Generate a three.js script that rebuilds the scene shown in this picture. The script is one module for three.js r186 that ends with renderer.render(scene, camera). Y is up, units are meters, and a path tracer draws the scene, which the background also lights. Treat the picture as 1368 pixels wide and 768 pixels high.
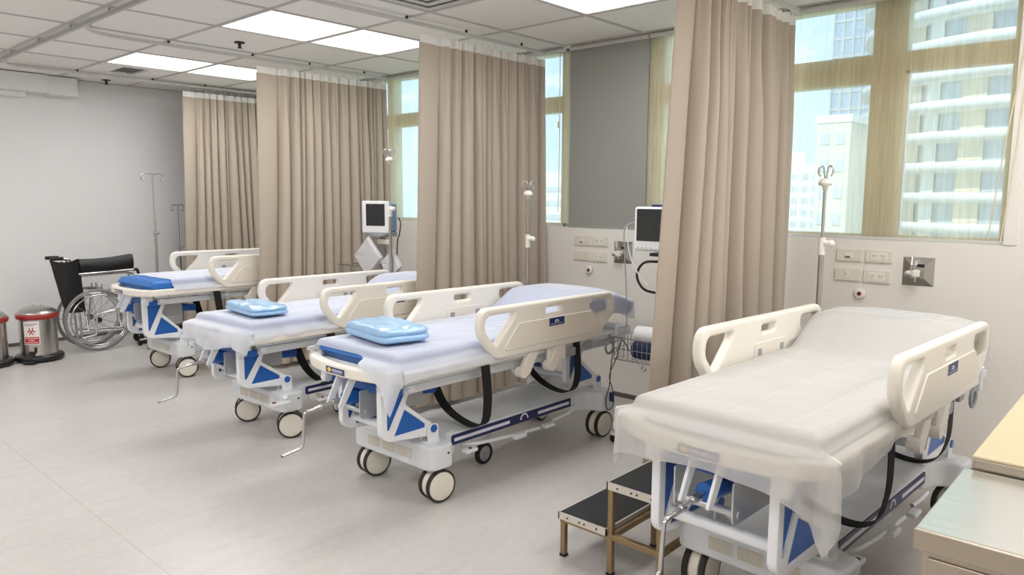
import * as THREE from 'three';
import { RoundedBoxGeometry } from 'three/addons/geometries/RoundedBoxGeometry.js';
import { mergeGeometries, mergeVertices } from 'three/addons/utils/BufferGeometryUtils.js';
import { RectAreaLightUniformsLib } from 'three/addons/lights/RectAreaLightUniformsLib.js';

// ---------------------------------------------------------------- camera, sky, sun, exposure
const scene = new THREE.Scene();
const camera = new THREE.PerspectiveCamera(42.64, 1368 / 768, 0.05, 900);
{
  const yaw = -0.7344, pitch = -0.1224, roll = 0.0059;
  camera.position.set(5.1648, 1.5437, 4.7304);
  camera.rotation.order = 'YXZ';
  camera.rotation.set(pitch, -yaw, roll);
}
const renderer = new THREE.WebGLRenderer({ antialias: true });
renderer.toneMapping = THREE.LinearToneMapping;
renderer.toneMappingExposure = 1.2;
renderer.shadowMap.enabled = true;
RectAreaLightUniformsLib.init();
scene.background = new THREE.Color().setRGB(0.5, 0.78, 1.0);
scene.backgroundIntensity = 2.1;
const sun = new THREE.DirectionalLight(new THREE.Color().setRGB(1, 0.96, 0.9), 3.2);
sun.position.set(14, 60, 38); sun.target.position.set(0, 0, -40);
sun.castShadow = true; sun.shadow.radius = 1;
Object.assign(sun.shadow.camera, { left: -160, right: 160, top: 160, bottom: -160, near: 1, far: 500 });
scene.add(sun, sun.target);
const PANEL_LIGHT = 7.1;            // radiance of the ceiling panels
const PANEL_GLOW = 1.5;

// ---------------------------------------------------------------- helpers
const taken = {};
function numbered(n) { const k = taken[n] = (taken[n] ?? -1) + 1; return k ? `${n}_${String(k).padStart(3, '0')}` : n; }
let seedState = 1;
function seed(s) { seedState = s >>> 0 || 1; }
function rnd() { seedState = (seedState + 0x6D2B79F5) | 0; let t = Math.imul(seedState ^ (seedState >>> 15), 1 | seedState); t = (t + Math.imul(t ^ (t >>> 7), 61 | t)) ^ t; return ((t ^ (t >>> 14)) >>> 0) / 4294967296; }
const rr = (a, b) => a + (b - a) * rnd();
function hash(x, y) { const s = Math.sin(x * 127.1 + y * 311.7) * 43758.5453; return s - Math.floor(s); }
function vnoise(x, y) {
  const xi = Math.floor(x), yi = Math.floor(y); let fx = x - xi, fy = y - yi; fx = fx * fx * (3 - 2 * fx); fy = fy * fy * (3 - 2 * fy);
  return (hash(xi, yi) * (1 - fx) + hash(xi + 1, yi) * fx) * (1 - fy) + (hash(xi, yi + 1) * (1 - fx) + hash(xi + 1, yi + 1) * fx) * fy;
}
const sstep = (a, b, x) => { const t = Math.min(1, Math.max(0, (x - a) / (b - a))); return t * t * (3 - 2 * t); };
const lerp = (a, b, t) => a + (b - a) * t;
function plain(g) {
  let o = g.index ? g.toNonIndexed() : g;
  for (const k of Object.keys(o.attributes)) if (!['position', 'normal', 'uv'].includes(k)) o.deleteAttribute(k);
  if (!o.attributes.uv) o.setAttribute('uv', new THREE.BufferAttribute(new Float32Array(o.attributes.position.count * 2), 2));
  if (!o.attributes.normal) o.computeVertexNormals();
  o.morphAttributes = {}; return o;
}
function merged(gs) { gs = Array.isArray(gs) ? gs : [gs]; return gs.length === 1 ? gs[0] : mergeGeometries(gs.map(plain), false); }
function obj(name, gs, m, parent = scene) {
  const o = new THREE.Mesh(merged(gs), m); o.castShadow = o.receiveShadow = true;
  o.name = parent === scene ? numbered(name) : name; parent.add(o); return o;
}
function tag(o, label, category, group, kind) { o.userData.label = label; if (category) o.userData.category = category; if (group) o.userData.group = group; if (kind) o.userData.kind = kind; return o; }
function thing(name, label, category, [x, y, z] = [0, 0, 0], turn = 0, group) {
  const o = new THREE.Group(); o.name = numbered(name); scene.add(o); o.position.set(x, y, z); o.rotation.y = turn; return tag(o, label, category, group);
}
function struct(name, gs, m, parent = scene, label) { const o = obj(name, gs, m, parent); if (parent === scene) { o.name = name; o.userData.kind = 'structure'; if (label) o.userData.label = label; } return o; }
function box(w, h, d, x = 0, y = 0, z = 0, r = 0) {
  const g = r ? new RoundedBoxGeometry(w, h, d, 2, Math.min(r, w / 2.01, h / 2.01, d / 2.01)) : new THREE.BoxGeometry(w, h, d); g.translate(x, y, z); return g;
}
const span = (x0, x1, y0, y1, z0, z1, r = 0) => box(x1 - x0, y1 - y0, z1 - z0, (x0 + x1) / 2, (y0 + y1) / 2, (z0 + z1) / 2, r);
function metreUV(g, s = 1) {          // box projection, uv in metres
  g = plain(g); const p = g.attributes.position, n = g.attributes.normal, u = g.attributes.uv;
  for (let i = 0; i < p.count; i++) {
    const ax = Math.abs(n.getX(i)), ay = Math.abs(n.getY(i)), az = Math.abs(n.getZ(i));
    if (ay >= ax && ay >= az) u.setXY(i, p.getX(i) * s, p.getZ(i) * s); else if (ax >= az) u.setXY(i, p.getZ(i) * s, p.getY(i) * s); else u.setXY(i, p.getX(i) * s, p.getY(i) * s);
  }
  return g;
}
function cyl(r, h, x, y, z, axis = 'y', seg = 18, r2 = r) {
  const g = new THREE.CylinderGeometry(r2, r, h, seg); if (axis === 'x') g.rotateZ(-Math.PI / 2); if (axis === 'z') g.rotateX(Math.PI / 2); g.translate(x, y, z); return g;
}
function rod(a, b, r, seg = 10) {
  const A = new THREE.Vector3(...a), B = new THREE.Vector3(...b), L = A.distanceTo(B), g = new THREE.CylinderGeometry(r, r, L, seg);
  g.applyQuaternion(new THREE.Quaternion().setFromUnitVectors(new THREE.Vector3(0, 1, 0), B.clone().sub(A).normalize())); const m = A.add(B).multiplyScalar(0.5); g.translate(m.x, m.y, m.z); return g;
}
function tube(pts, r, seg = 40, rad = 8, smooth = true, closed = false) {
  const v = pts.map((p) => new THREE.Vector3(...p));
  let c; if (smooth) c = new THREE.CatmullRomCurve3(v, closed, 'centripetal'); else { c = new THREE.CurvePath(); for (let i = 0; i + 1 < v.length; i++) c.add(new THREE.LineCurve3(v[i], v[i + 1])); }
  return new THREE.TubeGeometry(c, seg, r, rad, closed);
}
function bent(pts, r, bend = 0.03, rad = 10) {       // rod of straight runs with rounded bends
  const v = pts.map((p) => new THREE.Vector3(...p)), c = new THREE.CurvePath(); let from = v[0];
  for (let i = 1; i < v.length - 1; i++) {
    const a = v[i].clone().sub(v[i - 1]), b = v[i + 1].clone().sub(v[i]), k = Math.min(bend, a.length() / 2.1, b.length() / 2.1);
    const p = v[i].clone().sub(a.normalize().multiplyScalar(k)), q = v[i].clone().add(b.normalize().multiplyScalar(k));
    c.add(new THREE.LineCurve3(from, p)); c.add(new THREE.QuadraticBezierCurve3(p, v[i], q)); from = q;
  }
  c.add(new THREE.LineCurve3(from, v[v.length - 1]));
  return new THREE.TubeGeometry(c, Math.max(24, v.length * 14), r, rad, false);
}
function roundPoly(pts, Cls = THREE.Shape) {           // [x, y, radius]
  const s = new Cls(), n = pts.length;
  for (let i = 0; i < n; i++) {
    const P = new THREE.Vector2(...pts[(i + n - 1) % n]), C = new THREE.Vector2(pts[i][0], pts[i][1]), N = new THREE.Vector2(pts[(i + 1) % n][0], pts[(i + 1) % n][1]);
    const a = P.sub(C), b = N.sub(C), r = pts[i][2] || 0, k = Math.min(r, a.length() / 2.05, b.length() / 2.05);
    const p = C.clone().add(a.normalize().multiplyScalar(k)), q = C.clone().add(b.normalize().multiplyScalar(k));
    if (i === 0) s.moveTo(p.x, p.y); else s.lineTo(p.x, p.y);
    if (k > 0) s.quadraticCurveTo(C.x, C.y, q.x, q.y);
  }
  s.closePath(); return s;
}
function extrude(shape, depth, bevel = 0, bseg = 3, cs = 8) {   // centred in depth
  const g = new THREE.ExtrudeGeometry(shape, { depth: Math.max(depth - 2 * bevel, 1e-4), bevelEnabled: bevel > 0, bevelSize: bevel, bevelThickness: bevel, bevelOffset: -bevel, bevelSegments: bseg, curveSegments: cs });
  g.translate(0, 0, -Math.max(depth - 2 * bevel, 1e-4) / 2); return g;
}
const sideways = (g, x = 0) => { g.rotateY(-Math.PI / 2); g.translate(x, 0, 0); return g; };  // shape (z, y) -> plane across x
const flat = (g, y = 0) => { g.rotateX(Math.PI / 2); g.translate(0, y, 0); return g; };        // shape (x, z) -> lying
function grid(nu, nv, f) {                             // smooth sheet from f(u, v) -> [x, y, z, s?, t?]
  const pos = [], uv = [], idx = [];
  for (let j = 0; j <= nv; j++) for (let i = 0; i <= nu; i++) { const p = f(i / nu, j / nv); pos.push(p[0], p[1], p[2]); uv.push(p[3] ?? i / nu, p[4] ?? j / nv); }
  for (let j = 0; j < nv; j++) for (let i = 0; i < nu; i++) { const a = j * (nu + 1) + i, b = a + 1, c = a + nu + 1, d = c + 1; idx.push(a, c, b, b, c, d); }
  const g = new THREE.BufferGeometry(); g.setAttribute('position', new THREE.Float32BufferAttribute(pos, 3)); g.setAttribute('uv', new THREE.Float32BufferAttribute(uv, 2)); g.setIndex(idx); g.computeVertexNormals(); return g;
}
function lathe(pts, seg = 40) { return new THREE.LatheGeometry(pts.map(([r, y]) => new THREE.Vector2(r, y)), seg); }

// ---------------------------------------------------------------- textures and materials
function dataTex(n, f, srgb = true, rep = 1) {
  const a = new Uint8Array(n * n * 4);
  for (let y = 0; y < n; y++) for (let x = 0; x < n; x++) { const c = f(x / n, y / n, x, y), k = (y * n + x) * 4; const v = Array.isArray(c) ? c : [c, c, c]; a[k] = v[0]; a[k + 1] = v[1]; a[k + 2] = v[2]; a[k + 3] = 255; }
  const t = new THREE.DataTexture(a, n, n); t.wrapS = t.wrapT = THREE.RepeatWrapping; t.magFilter = THREE.LinearFilter; t.minFilter = THREE.LinearMipmapLinearFilter; t.generateMipmaps = true;
  if (srgb) t.colorSpace = THREE.SRGBColorSpace; t.repeat.set(rep, rep); t.needsUpdate = true; return t;
}
function pnoise(u, v, n, oct = 3) {                    // noise that tiles over the unit square
  let s = 0, a = 0.5, k = n, sum = 0;
  for (let o = 0; o < oct; o++) {
    const x = u * k, y = v * k, xi = Math.floor(x), yi = Math.floor(y); let fx = x - xi, fy = y - yi; fx = fx * fx * (3 - 2 * fx); fy = fy * fy * (3 - 2 * fy);
    const h = (i, j) => hash(((i % k) + k) % k + o * 17.3, ((j % k) + k) % k + o * 9.1);
    s += a * ((h(xi, yi) * (1 - fx) + h(xi + 1, yi) * fx) * (1 - fy) + (h(xi, yi + 1) * (1 - fx) + h(xi + 1, yi + 1) * fx) * fy); sum += a; a *= 0.5; k *= 2;
  }
  return s / sum;
}
function canvasTex(w, h, draw) { const c = document.createElement('canvas'); c.width = w; c.height = h; const x = c.getContext('2d'); draw(x, w, h); const t = new THREE.CanvasTexture(c); t.colorSpace = THREE.SRGBColorSpace; t.magFilter = THREE.LinearFilter; return t; }
const M = {};
const std = (c, r = 0.5, e = {}) => new THREE.MeshStandardMaterial({ color: c, roughness: r, ...e });
const phy = (c, r = 0.5, e = {}) => new THREE.MeshPhysicalMaterial({ color: c, roughness: r, ...e });
const fineBump = dataTex(256, (u, v) => 255 * pnoise(u, v, 64, 2), false);
M.wall = std('#f0efee', 0.55, { bumpMap: fineBump, bumpScale: 0.0004 });
M.wallWhite = std('#efeae2', 0.42);
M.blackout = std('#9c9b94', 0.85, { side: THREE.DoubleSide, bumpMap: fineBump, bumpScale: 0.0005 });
M.sideWall = std('#ebe8e4', 0.7);
M.floor = std('#ffffff', 0.36, {
  map: dataTex(512, (u, v, x, y) => { const s = pnoise(u, v * 0.125 % 1, 64, 3), b = pnoise(u, v, 6, 3), f = pnoise(u, v, 128, 1); const k = 201 + 4 * (s - 0.5) * 2 + 4 * (b - 0.5) * 2 + 3 * (f - 0.5) * 2; return [k, k * 0.975, k * 0.955]; }, true, 0.4),
  roughnessMap: dataTex(256, (u, v) => 190 + 60 * pnoise(u, v, 12, 4), false, 0.5), bumpMap: fineBump, bumpScale: 0.0003,
});
M.seam = std('#b9b1a6', 0.5);
M.skirting = std('#5f5a55', 0.6);
const tileMap = (s) => dataTex(256, (u, v) => { const k = 245 + s + 6 * (pnoise(u, v, 100, 1) - 0.5) - (hash(Math.floor(u * 256), Math.floor(v * 256) + s) > 0.985 ? 22 : 0); return [k, k * 0.985, k * 0.96]; });
M.tiles = [0, -4, 3].map((s) => std('#ffffff', 0.92, { map: tileMap(s), bumpMap: fineBump, bumpScale: 0.001 }));
M.tbar = std('#c4c0bb', 0.5);
M.track = std('#b9b7b4', 0.35, { metalness: 0.5 });
M.trackWhite = std('#d3d0cb', 0.45);
M.dark = std('#2a2826', 0.6);
M.black = std('#141416', 0.55);
M.blackVinyl = phy('#121113', 0.38, { clearcoat: 0.2, clearcoatRoughness: 0.4 });
M.strap = std('#121214', 0.8);
M.chrome = std('#c9c9c9', 0.18, { metalness: 1 });
M.steel = std('#b9b6b1', 0.32, { metalness: 1 });
const brushMap = dataTex(512, (u, v) => { const k = 175 + 50 * pnoise(u * 0.02 % 1, v, 256, 2) + 18 * pnoise(u, v, 6, 3); return [k, k, k]; }, false);
M.brushed = phy('#e2e2e0', 0.3, { metalness: 1, roughnessMap: brushMap, bumpMap: dataTex(512, (u, v) => 255 * pnoise(u * 0.03 % 1, v, 256, 2), false), bumpScale: 0.00015 });
M.brushedDark = phy('#b5aa9b', 0.42, { metalness: 1, roughnessMap: brushMap });
M.board = std('#d6c8a3', 0.5);
M.cream = phy('#f4eee2', 0.36, { clearcoat: 0.25, clearcoatRoughness: 0.3 });
M.creamPanel = phy('#efe7d9', 0.42);
M.white = phy('#eef0f2', 0.34, { clearcoat: 0.3, clearcoatRoughness: 0.25 });
M.frameGrey = phy('#e0e3e5', 0.38, { clearcoat: 0.2 });
M.plateSteel = std('#cfd0d0', 0.35, { metalness: 0.6 });
M.plasticGrey = std('#9fa2a5', 0.5);
M.blue = phy('#1f5fb0', 0.4, { clearcoat: 0.2 });
M.navy = std('#1b2356', 0.42);
M.lilacWhite = std('#e8e6f2', 0.45);
M.tyre = std('#2d2a27', 0.62);
M.hub = phy('#ebe5d6', 0.4);
M.mattress = phy('#2c73c2', 0.42, { bumpMap: fineBump, bumpScale: 0.001 });
M.mattressWhite = phy('#dedddb', 0.6);
const sheetBump = dataTex(256, (u, v) => 255 * (pnoise(u, v, 6, 3)), false);
const sheetMat = (c, t) => phy(c, 0.58, { transmission: t, thickness: 0, ior: 1.15, side: THREE.DoubleSide, bumpMap: sheetBump, bumpScale: 0.004 });
M.sheetBlue = sheetMat('#f3f5fb', 0.45);
M.sheetWhite = sheetMat('#eeece9', 0.62);
M.pad = phy('#a2ccf1', 0.3, { clearcoat: 0.7, clearcoatRoughness: 0.22, bumpMap: dataTex(256, (u, v) => 255 * pnoise(u, v, 10, 4), false), bumpScale: 0.006 });
const weave = dataTex(256, (u, v, x, y) => 128 + ((x + y) % 4 < 2 ? 40 : -40) * 0.6 + 30 * (pnoise(u, v, 64, 2) - 0.5), false, 1);
M.curtain = phy('#baac9c', 0.8, { side: THREE.DoubleSide, sheen: 0.35, sheenRoughness: 0.5, sheenColor: new THREE.Color('#c9bba9'), bumpMap: weave, bumpScale: 0.0006 });
M.tape = phy('#efece6', 0.8, { side: THREE.DoubleSide });
M.frameAlu = std('#d8d2bc', 0.5);
M.pane = phy('#ffffff', 0.02, { transmission: 1, thickness: 0, ior: 1.45 });
M.blind = phy('#f1e5c9', 0.95, {
  transmission: 0.5, thickness: 0, transparent: true, opacity: 0.6, side: THREE.DoubleSide,
  map: dataTex(512, (u, v) => { const s = pnoise(u, v * 0.06 % 1, 128, 2), c = pnoise(u, v * 0.1 % 1, 24, 2); const k = 225 + 40 * (s - 0.5) + 22 * (c - 0.5); return [k, k * 0.97, k * 0.9]; }, true, 0.8),
});
M.cord = std('#e5d9bb', 0.6);
M.ivory = std('#e6dfd0', 0.4);
M.ivoryWhite = std('#efeae0', 0.4);
M.red = phy('#a8231d', 0.3, { clearcoat: 0.4, transmission: 0.15, thickness: 0 });
M.redDot = std('#7c1f22', 0.4);
M.brown = std('#9b8563', 0.4, { metalness: 0.75 });
M.trimAlu = std('#d8d1c6', 0.35, { metalness: 0.4 });
M.rubber = std('#1c1d20', 0.7, { bumpMap: dataTex(128, (u, v) => { const a = (u * 6 + v * 6) % 1, b = (u * 6 - v * 6 + 6) % 1; return Math.min(Math.abs(a - 0.5), Math.abs(b - 0.5)) < 0.16 ? 255 : 60; }, false, 12), bumpScale: 0.002 });
M.screen = phy('#16181a', 0.15, { clearcoat: 0.6, clearcoatRoughness: 0.08 });
M.device = std('#e9e9ea', 0.4);
M.deviceBlue = std('#7d92b5', 0.45);
M.clear = phy('#ffffff', 0.06, { transmission: 1, thickness: 0.004, ior: 1.46 });
M.bag = phy('#e9e7ea', 0.35, { transmission: 0.25, thickness: 0, side: THREE.DoubleSide, bumpMap: sheetBump, bumpScale: 0.01 });
M.panelGlow = std('#ffffff', 0.6, { emissive: new THREE.Color(1, 0.985, 0.96), emissiveIntensity: PANEL_GLOW });

M.railBadge = std('#ffffff', 0.4, { map: canvasTex(128, 72, (x, w, h) => {
  x.fillStyle = '#1d2f6e'; x.fillRect(0, 0, w, h); x.fillStyle = '#f2f2f4'; x.beginPath(); x.arc(w / 2, 36, 17, Math.PI, 0); x.fill(); x.fillRect(44, 38, 40, 5); x.fillStyle = '#1d2f6e'; x.beginPath(); x.arc(w / 2, 36, 8, Math.PI, 0); x.fill();
  x.fillStyle = '#e8e8ee'; for (let i = 0; i < 17; i++) x.fillRect(14 + i * 6, 54, i % 5 === 4 ? 2 : 4, 6);
}) });
M.footBadge = std('#ffffff', 0.4, { map: canvasTex(192, 56, (x, w, h) => {
  x.fillStyle = '#22306f'; x.fillRect(0, 0, w, h); x.fillStyle = '#f1dc4a'; x.beginPath(); x.arc(34, h / 2, 20, 0, 7); x.fill();
  x.strokeStyle = '#eef0f6'; x.lineWidth = 5; x.beginPath(); x.moveTo(62, 34); for (let i = 1; i < 15; i++) x.lineTo(62 + i * 8, i % 2 ? 16 : 36); x.stroke(); x.lineWidth = 3; x.beginPath(); x.moveTo(62, 45); x.lineTo(176, 45); x.stroke();
}) });
M.stickers = std('#ffffff', 0.5, { map: canvasTex(256, 64, (x, w, h) => {
  x.fillStyle = '#e9e4d4'; x.fillRect(0, 0, w, h); x.fillStyle = '#6d675c'; seed(5);
  for (let r = 0; r < 6; r++) for (let p = 0, X = 8; X < w - 12; p++) { const L = rr(5, 20); x.fillRect(X, 8 + r * 9, Math.min(L, w - 10 - X), 3); X += L + 5; }
  x.strokeStyle = '#7b7466'; x.lineWidth = 2; x.strokeRect(2, 2, w - 4, h - 4);
}) });
M.binLabel = std('#ffffff', 0.45, { map: canvasTex(256, 320, (x, w, h) => {
  x.fillStyle = '#f3ece8'; x.fillRect(0, 0, w, h); x.fillStyle = '#7d6f86'; for (let i = 0; i < 11; i++) x.fillRect(24 + i * 19, 28 + (i % 3) * 3, 13, 15); x.fillRect(24, 54, 150, 6);
  x.strokeStyle = '#b02a31'; x.lineWidth = 15; x.lineCap = 'round';
  for (const a of [-Math.PI / 2 - 1.05 + 0.05, -Math.PI / 2 + 1.05, Math.PI / 2]) {
    const cx = 128 + Math.cos(a) * 44, cy = 136 + Math.sin(a) * 36; x.beginPath(); x.moveTo(128, 136); x.lineTo(128 + Math.cos(a) * 26, 136 + Math.sin(a) * 20); x.stroke();
    x.beginPath(); x.arc(128 + Math.cos(a) * 62, 136 + Math.sin(a) * 52, 30, a + Math.PI - 1.25, a + Math.PI + 1.25); x.stroke();
  }
  x.fillStyle = '#c3262e'; x.fillRect(10, 214, w - 20, 96); x.fillStyle = '#f2d4d2'; for (let r = 0; r < 3; r++) for (let i = 0; i < 12; i++) if (r !== 1 || (i > 2 && i < 9)) x.fillRect(24 + i * 17.5, 226 + r * 28, 12, 15);
}) });

// ---------------------------------------------------------------- room shell
const H = 2.7274, TX = 0.72, XE = -3.544, XR = 7.92, ZF = 7.94, SILL = 1.30;
const nodeZ = (j) => 0.694 - (j - 2) * 0.724;
{
  struct('floor', metreUV(span(XE - 0.2, XR + 0.2, -0.15, 0, -0.25, ZF + 0.2)), M.floor);
  const fl = scene.getObjectByName('floor');
  for (const z of [3.55, 5.4]) obj('floor_seam', span(XE, XR, -0.001, 0.0006, z - 0.0012, z + 0.0012), M.seam, fl);
  struct('wall_left', metreUV(span(XE - 0.2, XE, 0, H + 0.4, -0.25, ZF + 0.2)), M.wall);
  struct('wall_right', span(XR, XR + 0.2, 0, H + 0.4, -0.25, ZF + 0.2), M.sideWall);
  struct('wall_front', span(XE, XR, 0, H + 0.4, ZF, ZF + 0.2), M.sideWall);
  struct('wall_back', [metreUV(span(XE, XR, 0, SILL, -0.25, 0)), metreUV(span(4.47, XR, SILL, H + 0.4, -0.25, 0)), metreUV(span(XE, -2.9, SILL, H + 0.4, -0.25, 0)), metreUV(span(-2.9, 4.47, H, H + 0.4, -0.25, 0))], M.wallWhite);
  struct('trim_4', span(4.464, 4.53, SILL, H, -0.04, 0.006, 0.004), M.wallWhite, scene, 'white reveal at the end of the window');
  struct('baseboard_back', span(XE, XR, 0, 0.035, 0, 0.008), M.skirting);
  struct('baseboard_left', span(XE, XE + 0.008, 0, 0.035, 0, ZF), M.skirting);
  const b = struct('trim_3', [span(XE, -3.33, 2.55, H - 0.004, 2.24, ZF, 0.004), span(XE, -3.36, 2.54, H - 0.006, 1.97, 2.236, 0.004)], M.wall, scene, 'boxed white duct under the ceiling of end wall');
  obj('lower_ledge', span(XE, -3.42, 2.50, 2.55, 2.42, ZF, 0.004), M.wall, b);

  // ceiling: slab, tiles one by one, T-bars
  const ceil = struct('ceiling', span(XE - 0.2, XR + 0.2, H + 0.08, H + 0.4, -0.25, ZF + 0.2), M.sideWall);
  const LIGHTS = []; for (const i of [-3, 0, 3, 6, 9]) for (const j of [0, 1, -4, -5]) LIGHTS.push([i, j]);  // front rows and rightmost column are unseen panels, added as fill light
  const VENT = [[-4, 0], [2, 0]];
  const isL = (i, j) => LIGHTS.some(([a, c]) => a === i && c === j) || VENT.some(([a, c]) => a === i && c === j);
  const tg = metreUV(box(TX - 0.004, 0.016, 0.72, 0, 0, 0, 0.003), 1.4);
  seed(11);
  for (let i = -5; i < 11; i++) for (let j = -8; j < 3; j++) {
    if (isL(i, j)) continue;
    const x0 = Math.max(i * TX, XE), x1 = Math.min((i + 1) * TX, XR), z1 = Math.min(nodeZ(j), ZF), z0 = Math.max(nodeZ(j + 1), 0);
    if (x1 - x0 < 0.05 || z1 - z0 < 0.05) continue;
    const full = x1 - x0 > 0.7 && z1 - z0 > 0.7;
    const t = obj('ceiling_tile', full ? tg : metreUV(box(x1 - x0, 0.016, z1 - z0, 0, 0, 0, 0.003), 1.4), M.tiles[Math.floor(rnd() * 3)], ceil);
    t.position.set((x0 + x1) / 2, H + 0.012, (z0 + z1) / 2);
  }
  for (let i = -4; i < 11; i++) obj('grid_bar', span(i * TX - 0.012, i * TX + 0.012, H - 0.002, H + 0.01, 0, ZF), M.tbar, ceil);
  for (let j = -8; j < 3; j++) if (nodeZ(j) < ZF) obj('grid_bar', span(XE, XR, H - 0.0025, H + 0.01, nodeZ(j) - 0.012, nodeZ(j) + 0.012), M.tbar, ceil);
  obj('grid_bar', span(XE, XR, H - 0.003, H + 0.01, 0, 0.02), M.tbar, ceil); obj('grid_bar', span(XE, XE + 0.02, H - 0.003, H + 0.01, 0, ZF), M.tbar, ceil);

  const where = { '-3,0': 'of the pair over the far bay, beside the slot vent', '-3,1': 'of the pair over the far bay, nearer the window wall', '0,0': 'of the pair beyond the sprinkler, farther from the window wall', '0,1': 'of the pair beyond the sprinkler, nearer the window wall', '3,1': 'over the bay with the grey blind', '3,0': 'next to the one over the grey blind bay', '6,0': 'over the bed by the stool, farther from the window wall', '6,1': 'over the bed by the stool, nearer the window wall' };
  for (const [i, j] of LIGHTS) {
    const cx = (i + 0.5) * TX, cz = (nodeZ(j) + nodeZ(j + 1)) / 2, k = where[`${i},${j}`];
    const t = thing('ceiling_light', k ? `square glowing ceiling panel ${k}` : 'unseen square ceiling panel added to brighten the beds and floor', 'ceiling light', [cx, H, cz], 0, 'ceiling panels');
    obj('frame', [span(-0.35, 0.35, 0.0, 0.05, -0.35, -0.335), span(-0.35, 0.35, 0.0, 0.05, 0.335, 0.35), span(-0.35, -0.335, 0.0, 0.05, -0.335, 0.335), span(0.335, 0.35, 0.0, 0.05, -0.335, 0.335)], M.trackWhite, t);
    obj('diffuser', span(-0.335, 0.335, 0.008, 0.02, -0.335, 0.335), M.panelGlow, t);
    const L = new THREE.RectAreaLight(new THREE.Color(0.99, 0.99, 1.0), PANEL_LIGHT, 0.66, 0.66); L.position.set(0, 0.004, 0); L.rotation.x = -Math.PI / 2; t.add(L);
  }
  // slot vent and square diffuser
  {
    const t = thing('air_vent', 'small dark slot air vent in the ceiling by the end wall', 'vent', [-3.5 * TX, H, (nodeZ(0) + nodeZ(1)) / 2]);
    obj('panel', [span(-0.356, 0.356, 0.004, 0.02, -0.356, -0.12), span(-0.356, 0.356, 0.004, 0.02, 0.12, 0.356), span(-0.356, -0.2, 0.004, 0.02, -0.12, 0.12), span(0.2, 0.356, 0.004, 0.02, -0.12, 0.12)], M.tiles[0], t);
    obj('backing', span(-0.2, 0.2, 0.05, 0.06, -0.12, 0.12), M.dark, t);
    for (let k = 0; k < 6; k++) { const g = box(0.4, 0.003, 0.045); g.rotateX(0.7); g.translate(0, 0.024, -0.1 + k * 0.04); obj('slat', g, M.trackWhite, t); }
    const t2 = thing('ceiling_diffuser', 'square white ceiling air diffuser beside the middle curtain track', 'vent', [2.5 * TX, H, (nodeZ(0) + nodeZ(1)) / 2]);
    for (let k = 0; k < 5; k++) {
      const a = 0.352 - k * 0.065, b = a - 0.052, y = 0.002 + k * 0.008, p = [];
      for (const [sx, sz] of [[1, 0], [-1, 0], [0, 1], [0, -1]]) p.push(sx ? span(sx > 0 ? b : -a, sx > 0 ? a : -b, y, y + 0.006, -a, a) : span(-b, b, y, y + 0.006, sz > 0 ? b : -a, sz > 0 ? a : -b));
      obj('louvre_ring', p, M.trackWhite, t2);
    }
    obj('backing', span(-0.35, 0.35, 0.06, 0.065, -0.35, 0.35), M.plasticGrey, t2);
  }
  for (const [x, z, lab] of [[-0.407, 1.753, 'small brown ceiling sprinkler between two pairs of light panels'], [-3.277, 1.72, 'small brown ceiling sprinkler close to the end wall']]) {
    const t = thing('sprinkler', lab, 'sprinkler', [x, H + 0.004, z]);
    obj('rose', cyl(0.04, 0.008, 0, -0.004, 0, 'y', 20), M.dark, t); obj('stem', [cyl(0.012, 0.035, 0, -0.025, 0), cyl(0.02, 0.004, 0, -0.045, 0)], M.dark, t);
  }
}

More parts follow.
